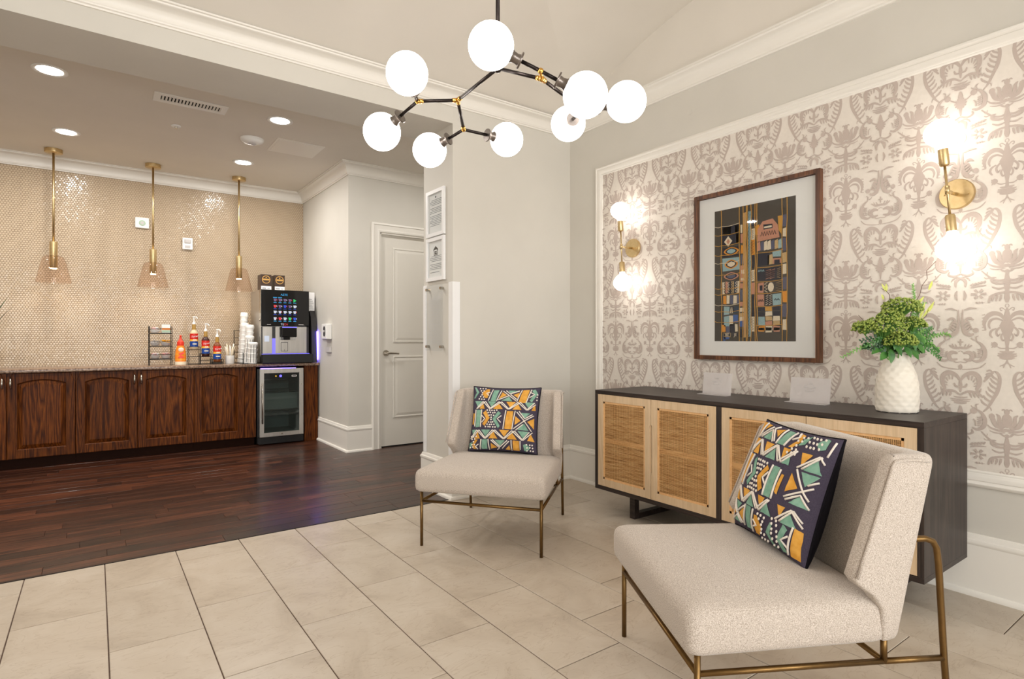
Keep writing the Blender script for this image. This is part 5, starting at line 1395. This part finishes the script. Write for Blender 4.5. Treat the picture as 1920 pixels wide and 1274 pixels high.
def bottle(x, y, z0, prof, body_mat, lab, extra, group=None, n=24):
    t = thing('syrup_bottle' if group else 'creamer_bottle', lab, 'bottle', (x, y, z0), 0, group)
    MB().vlathe([(z0 + z, r) for z, r in prof], n, x, y).obj('bottle_body', body_mat, t, auto=40)
    extra(t, x, y, z0)
    return t
def creamer(t, x, y, z0):
    band = lambda za, zb, ra, rb, nm, mt: MB().lathe([(0, ra), (1, rb)], 24, (x, y, z0 + za), (x, y, z0 + zb), False).obj(nm, mt, t, smooth=True)
    MB().vlathe([(z0 + .195, .031), (z0 + .20, .033), (z0 + .235, .031), (z0 + .242, .022), (z0 + .262, .014), (z0 + .275, .008), (z0 + .29, .009), (z0 + .297, .012), (z0 + .302, .008)], 20, x, y).tube([(x, y, z0 + .292), (x, y - .03, z0 + .296), (x - .004, y - .042, z0 + .29)], .006, 8).obj('pump_cap', 'salmonred', t, auto=40)
    MB().lathe([(0, .0508), (.5, .0515), (1, .0512)], 24, (x, y, z0 + .001), (x, y, z0 + .034), False).obj('white_base_band', 'cream', t, smooth=True)
    MB().lathe([(0, .0512), (1, .0485)], 24, (x, y, z0 + .05), (x, y, z0 + .115), False).obj('yellow_band', 'yellow', t, smooth=True)
    MB().sphere((x + .0, y - .0445, z0 + .155), .001, 12, 8, (26, 4, 22)).obj('label_oval', 'cream', t, smooth=True)
    MB().prism([(x - .024, z0 + .118), (x + .026, z0 + .130), (x + .028, z0 + .118), (x - .004, z0 + .098), (x + .026, z0 + .085), (x + .02, z0 + .074), (x - .026, z0 + .074), (x - .026, z0 + .082), (x - .006, z0 + .094)], lambda a, b: (a, y - .0455, b), lambda a, b: (a, y - .053, b)).obj('label_swirl', 'salmonred', t)
    text_mesh('label_lettering', 'Coffee', .018, 'pink', t, frame_mtx((x, y - .0482, z0 + .155), (1, 0, 0), (0, 0, 1)), extrude=.0002)
bottle(.709, 6.75, CT + .001, [(0, .046), (.006, .050), (.02, .051), (.03, .0505), (.06, .051), (.09, .0505), (.12, .0475), (.15, .0435), (.175, .037), (.19, .032), (.2, .031)], 'orange', 'orange pump creamer bottle with red cap beside the wire rack', creamer)
def syrup(dark, neck, brand_col, liquid):
    def f(t, x, y, z0):
        rb = .0385
        for za, zb, mt, nm in ((.03, .085, 'blue', 'label_blue_band'), (.085, .105, 'yellow', 'label_yellow_band'), (.105, .165, 'red', 'label_red_band')):
            MB().lathe([(0, rb), (1, rb)], 28, (x, y, z0 + za), (x, y, z0 + zb), False).obj(nm, mt, t, smooth=True)
        MB().prism([(x - .02, z0 + .092), (x - .006, z0 + .106), (x + .004, z0 + .1), (x + .012, z0 + .108), (x + .024, z0 + .092)], lambda a, b: (a, y - .0392, b), lambda a, b: (a, y - .040, b)).obj('label_mountain', 'cream', t)
        text_mesh('label_lettering', 'Torani', .026, 'paper', t, frame_mtx((x + .002, y - .0405, z0 + .135), (1, 0, .18), (-.18, 0, 1)), extrude=.0002, shear=.3)
        MB().box(x - .018, x + .02, y - .0402, y - .038, z0 + .052, z0 + .062).obj('label_small_print', 'cream', t)
        MB().vlathe([(z0 + .205, .0175), (z0 + .21, .0182), (z0 + .262, .0165), (z0 + .264, .012)], 20, x, y).obj('foil_neck', 'capgold', t, auto=40)
        p = MB().vlathe([(z0 + .262, .017), (z0 + .278, .016), (z0 + .286, .008), (z0 + .318, .0055), (z0 + .33, .0055), (z0 + .334, .0115), (z0 + .343, .010)], 16, x, y)
        p.tube([(x, y, z0 + .336), (x + .016, y - .022, z0 + .338), (x + .024, y - .034, z0 + .33), (x + .026, y - .037, z0 + .318)], [.006, .0055, .005, .004], 8)
        p.obj('pump', 'white', t, auto=40)
    return f
SP = [(0, .034), (.004, .0375), (.02, .038), (.165, .038), (.178, .035), (.19, .026), (.2, .0185), (.215, .016), (.262, .015)]
gsy = 'pump syrup bottles on the stepped rack'
zst = [CT + .155, CT + .082, CT + .024]
bottle(.834, 6.78, zst[0] + .002, SP, 'clearsyrup', 'clear syrup bottle with red and blue label on the highest rack step', syrup(0, 0, 0, 0), gsy)
bottle(.938, 6.75, zst[1] + .002, SP, 'syrup', 'dark syrup bottle with red and blue label on the middle rack step', syrup(0, 0, 0, 0), gsy)
bottle(1.042, 6.72, zst[2] + .002, SP, 'ambersyrup', 'amber syrup bottle with red and blue label on the lowest rack step', syrup(0, 0, 0, 0), gsy)
sr = thing('step_rack', 'black wire stepped rack under the syrup bottles', 'rack', (.94, 6.75, CT + .001))
m = MB(); z0 = CT + .0045
for i, (xa, xb) in enumerate(((.782, .886), (.886, .99), (.99, 1.094))):
    z = zst[i] - .001; ya, yb = 6.80 - .03 * i - .065, 6.80 - .03 * i + .035
    for x in (xa, xb):
        for y in (ya, yb): m.tube([(x, y, z0), (x, y, z + .03)], .0028, 6)
    for y in (ya, yb): m.tube([(xa, y, z), (xb, y, z)], .003, 6).tube([(xa, y, z + .03), (xb, y, z + .03)], .0024, 6).tube([(xa, y, z0), (xb, y, z0)], .003, 6).tube([(xa, y, (z0 + z) / 2), (xb, y, (z0 + z) / 2)], .0022, 6)
    for x in (xa, xb): m.tube([(x, ya, z), (x, yb, z)], .0024, 6).tube([(x, ya, z0), (x, yb, z0)], .0024, 6)
    for k in range(1, 5): x = xa + (xb - xa) * k / 5; m.tube([(x, ya, z), (x, yb, z)], .0016, 5)
m.obj('wire_frame', 'wire', sr)
sx, sy, sz = 1.166, 6.74, CT + .001
sc = thing('straw_cup', 'white cup holding the stir sticks', 'cup', (sx, sy, sz))
MB().vlathe([(sz, .040), (sz + .003, .0425), (sz + .088, .0445), (sz + .088, .0415), (sz + .006, .039)], 24, sx, sy).obj('cup', 'white', sc, auto=40)
rn = random.Random(8)
for i in range(16):
    a = rn.uniform(0, 2 * PI); rb = rn.uniform(0, .02); rt = rn.uniform(.03, .062); h = rn.uniform(.175, .215)
    o = MB().tube([(sx + rb * math.cos(a), sy + rb * math.sin(a), sz + .007), (sx + rt * math.cos(a), sy + rt * math.sin(a) * .7, sz + h)], .0028, 6)
    tag(o.obj('stir_stick', 'cream' if i % 3 else 'white', None, smooth=True), 'thin white stir stick standing in the white cup', 'stir stick', 'stir sticks in the cup')

# ------------------------------------------------------------------ plant on the counter (mostly outside the frame)
pt = thing('potted_plant', 'dark leafed plant in a pot on the plain end of the counter', 'plant', (-.815, 6.74, CT + .001))
zc = CT + .001
MB().vlathe([(zc, .07), (zc + .004, .075), (zc + .15, .095), (zc + .16, .098), (zc + .165, .094), (zc + .15, .088)], 28, -.815, 6.74).obj('pot', 'ceramic', pt, auto=40)
MB().vlathe([(zc + .13, .086), (zc + .142, .08)], 20, -.815, 6.74).obj('soil', 'dirt', pt)
for i, (dx, dy, h, b) in enumerate(((.20, -.02, .42, .10), (-.1, .05, .5, .05), (-.22, -.05, .42, .1), (.04, .06, .55, .03), (.17, .08, .52, .06), (-.05, -.12, .45, .08), (.1, -.13, .36, .12))):
    m = MB(); p0 = Vector((-.815 + dx * .12, 6.74 + dy * .12, zc + .13)); vs = []; N_ = 8; sdv = Vector((-dy, dx, 0)).normalized()
    for k in range(N_ + 1):
        t_ = k / N_; c = p0 + Vector((dx * (t_ ** 1.6) , dy * t_ ** 1.6, h * (t_ ** .9) )); w_ = .024 * math.sin(PI * (.12 + .88 * t_)) * (1 if t_ < 1 else 0) + .0008
        vs += [c + sdv * w_, c - sdv * w_ ]
    m.add(vs, [(2 * k, 2 * k + 1, 2 * k + 3, 2 * k + 2) for k in range(N_)]); m.obj('leaf', 'leafdark', pt, smooth=True, fix=False)

# ------------------------------------------------------------------ pendants, downlights, ceiling devices
def pendant(x, lab, lit=1.0):
    y = 6.80; zb, zt = 1.652, 1.902
    t = thing('pendant_lamp', lab, 'pendant lamp', (x, y, 1.65), 0, 'smoked glass pendants over the counter')
    MB().vlathe([(KC - .036, .066), (KC - .034, .069), (KC - .001, .069)], 36, x, y).obj('ceiling_canopy', 'brass', t, auto=40)
    MB().cyl((x, y, 2.02), (x, y, KC - .03), .0095, None, 12).obj('stem', 'brass', t, smooth=True)
    MB().vlathe([(1.79, .026), (1.795, .030), (2.034, .030), (2.036, .010)], 24, x, y).obj('socket', 'brass', t, auto=40)
    MB().vlathe([(1.79, .0245), (1.783, .0235)], 20, x, y).obj('lamp_face', 'filament', t)
    out = [(zb, .130), (zb + .004, .1335), (zb + .012, .1345), (zt - .055, .094), (zt - .02, .083), (zt - .006, .073), (zt, .055), (zt, .0305)]
    inn = [(z - (.0025 if z > zt - .01 else 0), r - .0028) for z, r in reversed(out)]
    g = MB(); prof = out + inn + [out[0]]; n = 40
    vs = []; fs = []
    for z, r in prof[:-1]:
        for i in range(n): a = 2 * PI * i / n; vs.append((x + r * math.cos(a), y + r * math.sin(a), z))
    k = len(prof) - 1
    for q in range(k):
        for i in range(n): j = (i + 1) % n; q2 = (q + 1) % k; fs.append((q * n + i, q * n + j, q2 * n + j, q2 * n + i))
    g.add(vs, fs); o = g.obj('glass_shade', 'smoke', t, smooth=True); o['label'] = 'tapered smoked glass shade'; o.data.set_sharp_from_angle(angle=math.radians(60))
    l = bpy.data.lights.new('pendant_light', 'SPOT'); l.energy = 3; l.color = (1, .86, .66); l.spot_size = math.radians(150); l.spot_blend = .6; l.shadow_soft_size = .015
    lo = bpy.data.objects.new('pendant_light', l); C.objects.link(lo); lo.parent = t; lo.location = (0, 0, 1.775 - 1.65)
pendant(-.31, 'brass pendant lamp with smoked glass shade hanging above the plain wall end of the counter')
pendant(.474, 'brass pendant lamp with smoked glass shade hanging above the condiment rack')
pendant(1.268, 'brass pendant lamp with smoked glass shade hanging beside the coffee machine')

def downlight(x, y, lab, k=1.0):
    t = thing('downlight', lab, 'downlight', (x, y, KC), 0, 'recessed ceiling downlights')
    MB().vlathe([(KC - .001, .098), (KC - .006, .096), (KC - .008, .088), (KC - .002, .070), (KC - .001, .068)], 36, x, y).obj('trim_ring', 'white', t, auto=40)
    MB().vlathe([(KC - .0025, .070), (KC - .0045, .069)], 32, x, y).obj('lens', 'led', t)
    o = area_light('downlight_beam', (0, 0, -.012), (0, 0, 0),   .13, DOWN_P * k, (1, .965, .92), shape='DISK'); o.parent = t
downlight(-.239, 4.815, 'lit recessed downlight next to the beam on the plant side of the long vent')
downlight(1.205, 4.835, 'lit recessed downlight between the beam and the access panel')
downlight(-.197, 6.165, 'lit recessed downlight in front of the pendant over the plain wall')
downlight(1.194, 6.195, 'lit recessed downlight in front of the pendant by the coffee machine')
downlight(-1.64, 4.82, 'added unseen fill downlight above the open floor near the side wall'); downlight(-1.64, 6.17, 'added unseen fill downlight in front of the potted plant')  # both out of view, added to help light the coffee area
downlight(2.85, 4.75, 'added unseen fill downlight before the panelled door', .4)  # hidden behind the stub wall, added to light the hall

v = thing('air_vent', 'white slotted air vent in the ceiling of the coffee area', 'vent', (.582, 4.87, KC))
vx0, vx1, vy0, vy1 = .342, .822, 4.782, 4.962
m = MB(); zf = KC - .006
m.box(vx0, vx1, vy0, vy0 + .045, zf, KC - .0005, .001).box(vx0, vx1, vy1 - .045, vy1, zf, KC - .0005, .001).box(vx0, vx0 + .045, vy0 + .045, vy1 - .045, zf, KC - .0005, .001).box(vx1 - .045, vx1, vy0 + .045, vy1 - .045, zf, KC - .0005, .001)
m.obj('frame', 'white', v); MB().box(vx0 + .04, vx1 - .04, vy0 + .04, vy1 - .04, KC - .0012, KC - .0004).obj('dark_duct', 'void', v)
for i in range(18):
    x = vx0 + .052 + i * .0222; q = MB(); q.prism([(x, KC - .0015), (x + .003, KC - .0015), (x + .012, KC - .009), (x + .009, KC - .009)], lambda a, b: (a, vy0 + .045, b), lambda a, b: (a, vy1 - .045, b)); q.obj('louvre', 'white', v)
sk = thing('sprinkler', 'small white sprinkler cover in the ceiling', 'sprinkler', (.541, 5.458, KC))
MB().vlathe([(KC - .0005, .036), (KC - .004, .036), (KC - .010, .030), (KC - .010, .012), (KC - .004, .010)], 28, .541, 5.458).obj('escutcheon', 'white', sk, auto=40); MB().vlathe([(KC - .006, .012), (KC - .02, .007), (KC - .022, .012)], 16, .541, 5.458).obj('head', 'chrome', sk)
ds = thing('ceiling_speaker_dome', 'round lilac white dome device in the ceiling beside the access panel', 'detector', (1.118, 5.43, KC))
MB().vlathe([(KC - .0005, .098), (KC - .012, .096), (KC - .026, .084), (KC - .036, .06), (KC - .040, .04), (KC - .040, .001)], 36, 1.118, 5.43).obj('dome', 'white', ds, auto=50); MB().vlathe([(KC - .0395, .038), (KC - .046, .03), (KC - .048, .001)], 24, 1.118, 5.43).obj('lens', 'whitegrey', ds, auto=50)
ah = thing('access_panel', 'flat white square access panel in the ceiling', 'panel', (1.5, 5.455, KC))
MB().box(1.29, 1.705, 5.255, 5.655, KC - .004, KC - .0005, .001).obj('flange', 'trim', ah); MB().box(1.312, 1.683, 5.277, 5.633, KC - .006, KC - .0041, .0006).obj('hatch', 'trim', ah)

# ------------------------------------------------------------------ devices on walls
s1 = thing('alarm_strobe', 'square white wall device with green ring on the tiled wall', 'alarm', (.4, KY, 2.345))
MB().box(.338, .461, KY - .030, KY - .0042, 2.292, 2.402, .006).obj('case', 'white', s1); MB().cyl((.4, KY - .029, 2.345), (.4, KY - .036, 2.345), .03, .026, 24).obj('ring', 'mint', s1); MB().cyl((.4, KY - .035, 2.345), (.4, KY - .038, 2.345), .017, None, 20).obj('button', 'whitegrey', s1)
s2 = thing('wall_strobe', 'upright white strobe device on the tiled wall', 'alarm', (.815, KY, 2.17))
MB().box(.766, .864, KY - .034, KY - .0042, 2.106, 2.232, .006).obj('case', 'white', s2); MB().box(.785, .845, KY - .046, KY - .033, 2.175, 2.215, .005).obj('flash_window', 'whitegrey', s2); MB().box(.79, .84, KY - .037, KY - .033, 2.122, 2.15, .002).obj('speaker_grille', 'whitegrey', s2)
hs = thing('sanitizer_dispenser', 'white dispenser with dark oval window on the wall beside the door', 'dispenser', (KX, 6.13, 1.22))
X = KX - .0005
MB().box(X - .012, X, 6.27, 6.40, 1.13, 1.295, .002).obj('backplate', 'whitegrey', hs)
MB().box(X - .06, X, 6.10, 6.262, 1.132, 1.296, .008).obj('case', 'white', hs)
MB().prism(rrect(6.135, 6.195, 1.16, 1.27, .029), lambda y, z: (X - .0595, y, z), lambda y, z: (X - .064, y, z)).obj('window', 'darkgrey', hs)
MB().sphere((X - .064, 6.165, 1.215), .02, 14, 8, (.4, 1, .7)).obj('nozzle', 'whitegrey', hs, smooth=True)
MB().box(X - .02, X, 6.11, 6.25, 0.99, 1.05, .002).obj('drip_tray', 'whitegrey', hs)

# corner guards and notices on the end of the stub wall
for lab, P in (('white plastic corner guard on the chair side of the stub wall', [(CX - .0035, WY + .055), (CX - .0035, WY - .0035), (CX + .057, WY - .0035), (CX + .057, WY - .0005), (CX - .0005, WY - .0005), (CX - .0005, WY + .055)]), ('white plastic corner guard on the hall side of the stub wall', [(CX - .0035, CY1 - .05), (CX - .0035, CY1 + .0035), (CX + .057, CY1 + .0035), (CX + .057, CY1 + .0005), (CX - .0005, CY1 + .0005), (CX - .0005, CY1 - .05)])):
    g = thing('corner_guard', lab, 'corner guard', (CX, P[0][1], .27), 0, 'corner guards on the stub wall')
    MB().prism(P, lambda x, y: (x, y, .272), lambda x, y: (x, y, 1.538)).obj('angle_strip', 'guard', g)
def notice(z0, z1, lab, logo):
    y0, y1 = 3.632, 3.905; X = CX - .0005
    t = thing('framed_notice', lab, 'notice', (X, (y0 + y1) / 2, z0), 0, 'framed notices on the stub wall')
    rect_frame_x(MB(), X, y0, y1, z0, z1, [(0, 0), (0, .018), (.026, .018), (.026, .008), (.028, .006), (.028, 0)]).obj('frame', 'guard', t)
    MB().box(X - .006, X - .0005, y0 + .024, y1 - .024, z0 + .024, z1 - .024).obj('sheet', 'paper', t)
    k = MB(); ya, yb = y0 + .05, y1 - .05; n = 17 if not logo else 11; top = z1 - .075 if not logo else z1 - .14
    for i in range(n):
        z = top - i * .0118
        if i in (4, 9): continue
        k.box(X - .0064, X - .006, ya + (.03 if i == n - 1 else 0), yb - .02 * ((i * 7) % 3 == 0), z, z + .0045)
    k.obj('printed_text', 'ink', t)
    c = (y0 + y1) / 2
    if logo:
        L = MB(); zc = z1 - .098
        L.prism([(c - .034, zc), (c - .034, zc + .012), (c, zc + .036), (c + .034, zc + .012), (c + .034, zc)], lambda y, z: (X - .006, y, z), lambda y, z: (X - .0066, y, z)); 
        L.prism([(c - .028, zc - .034), (c - .028, zc), (c + .028, zc), (c + .028, zc - .034)], lambda y, z: (X - .006, y, z), lambda y, z: (X - .0066, y, z)); L.obj('house_logo', 'inkdark', t)
        MB().box(X - .007, X - .0066, c - .018, c + .018, zc - .012, zc - .004).box(X - .007, X - .0066, c - .018, c + .018, zc - .026, zc - .018).box(X - .0070, X - .0066, c - .022, c + .022, zc - .03, zc + .008).obj('logo_bars', 'paper', t)
        MB().box(X - .0074, X - .007, c - .014, c + .014, zc - .01, zc - .005).box(X - .0074, X - .007, c - .014, c + .014, zc - .02, zc - .015).obj('logo_equals', 'inkdark', t)
    else: MB().cyl((X - .006, c, z1 - .052), (X - .0066, c, z1 - .052), .008, None, 12).obj('seal', 'inkdark', t)
    MB().box(X - .0095, X - .0085, y0 + .026, y1 - .026, z0 + .026, z1 - .026).obj('glazing', 'glass', t)
notice(1.892, 2.235, 'white framed notice with lines of small text, upper of two', False)
notice(1.562, 1.882, 'white framed notice with house logo, lower of two', True)
ap = thing('notice_board', 'clear acrylic sheet on four standoffs below the framed notices', 'notice', (CX, 3.77, 1.05))
MB().box(CX - .022, CX - .018, 3.64, 3.905, 1.045, 1.53, .001).obj('sheet', 'acrylic', ap)
MB().box(CX - .0175, CX - .0165, 3.66, 3.885, 1.06, 1.515).obj('paper_insert', 'paper', ap) if False else None
for y in (3.665, 3.88):
    for z in (1.075, 1.5): MB().cyl((CX - .0005, y, z), (CX - .03, y, z), .010, None, 14).obj('standoff', 'chrome', ap)
k = MB()
for i in range(26): k.box(CX - .0178, CX - .0176, 3.69, 3.86 - .015 * (i % 4 == 0), 1.10 + .0135 * i, 1.103 + .0135 * i)
k.obj('faint_print', 'faint', ap)
# small round patch high on the lounge wall
dsc = MB().cyl((WX - .0003, 2.36, 2.62), (WX - .003, 2.36, 2.62), .02, None, 20); tag(dsc.obj('wall_disc', 'paint', None), 'small painted round cover high on the right wall above the wallpaper', 'cover')
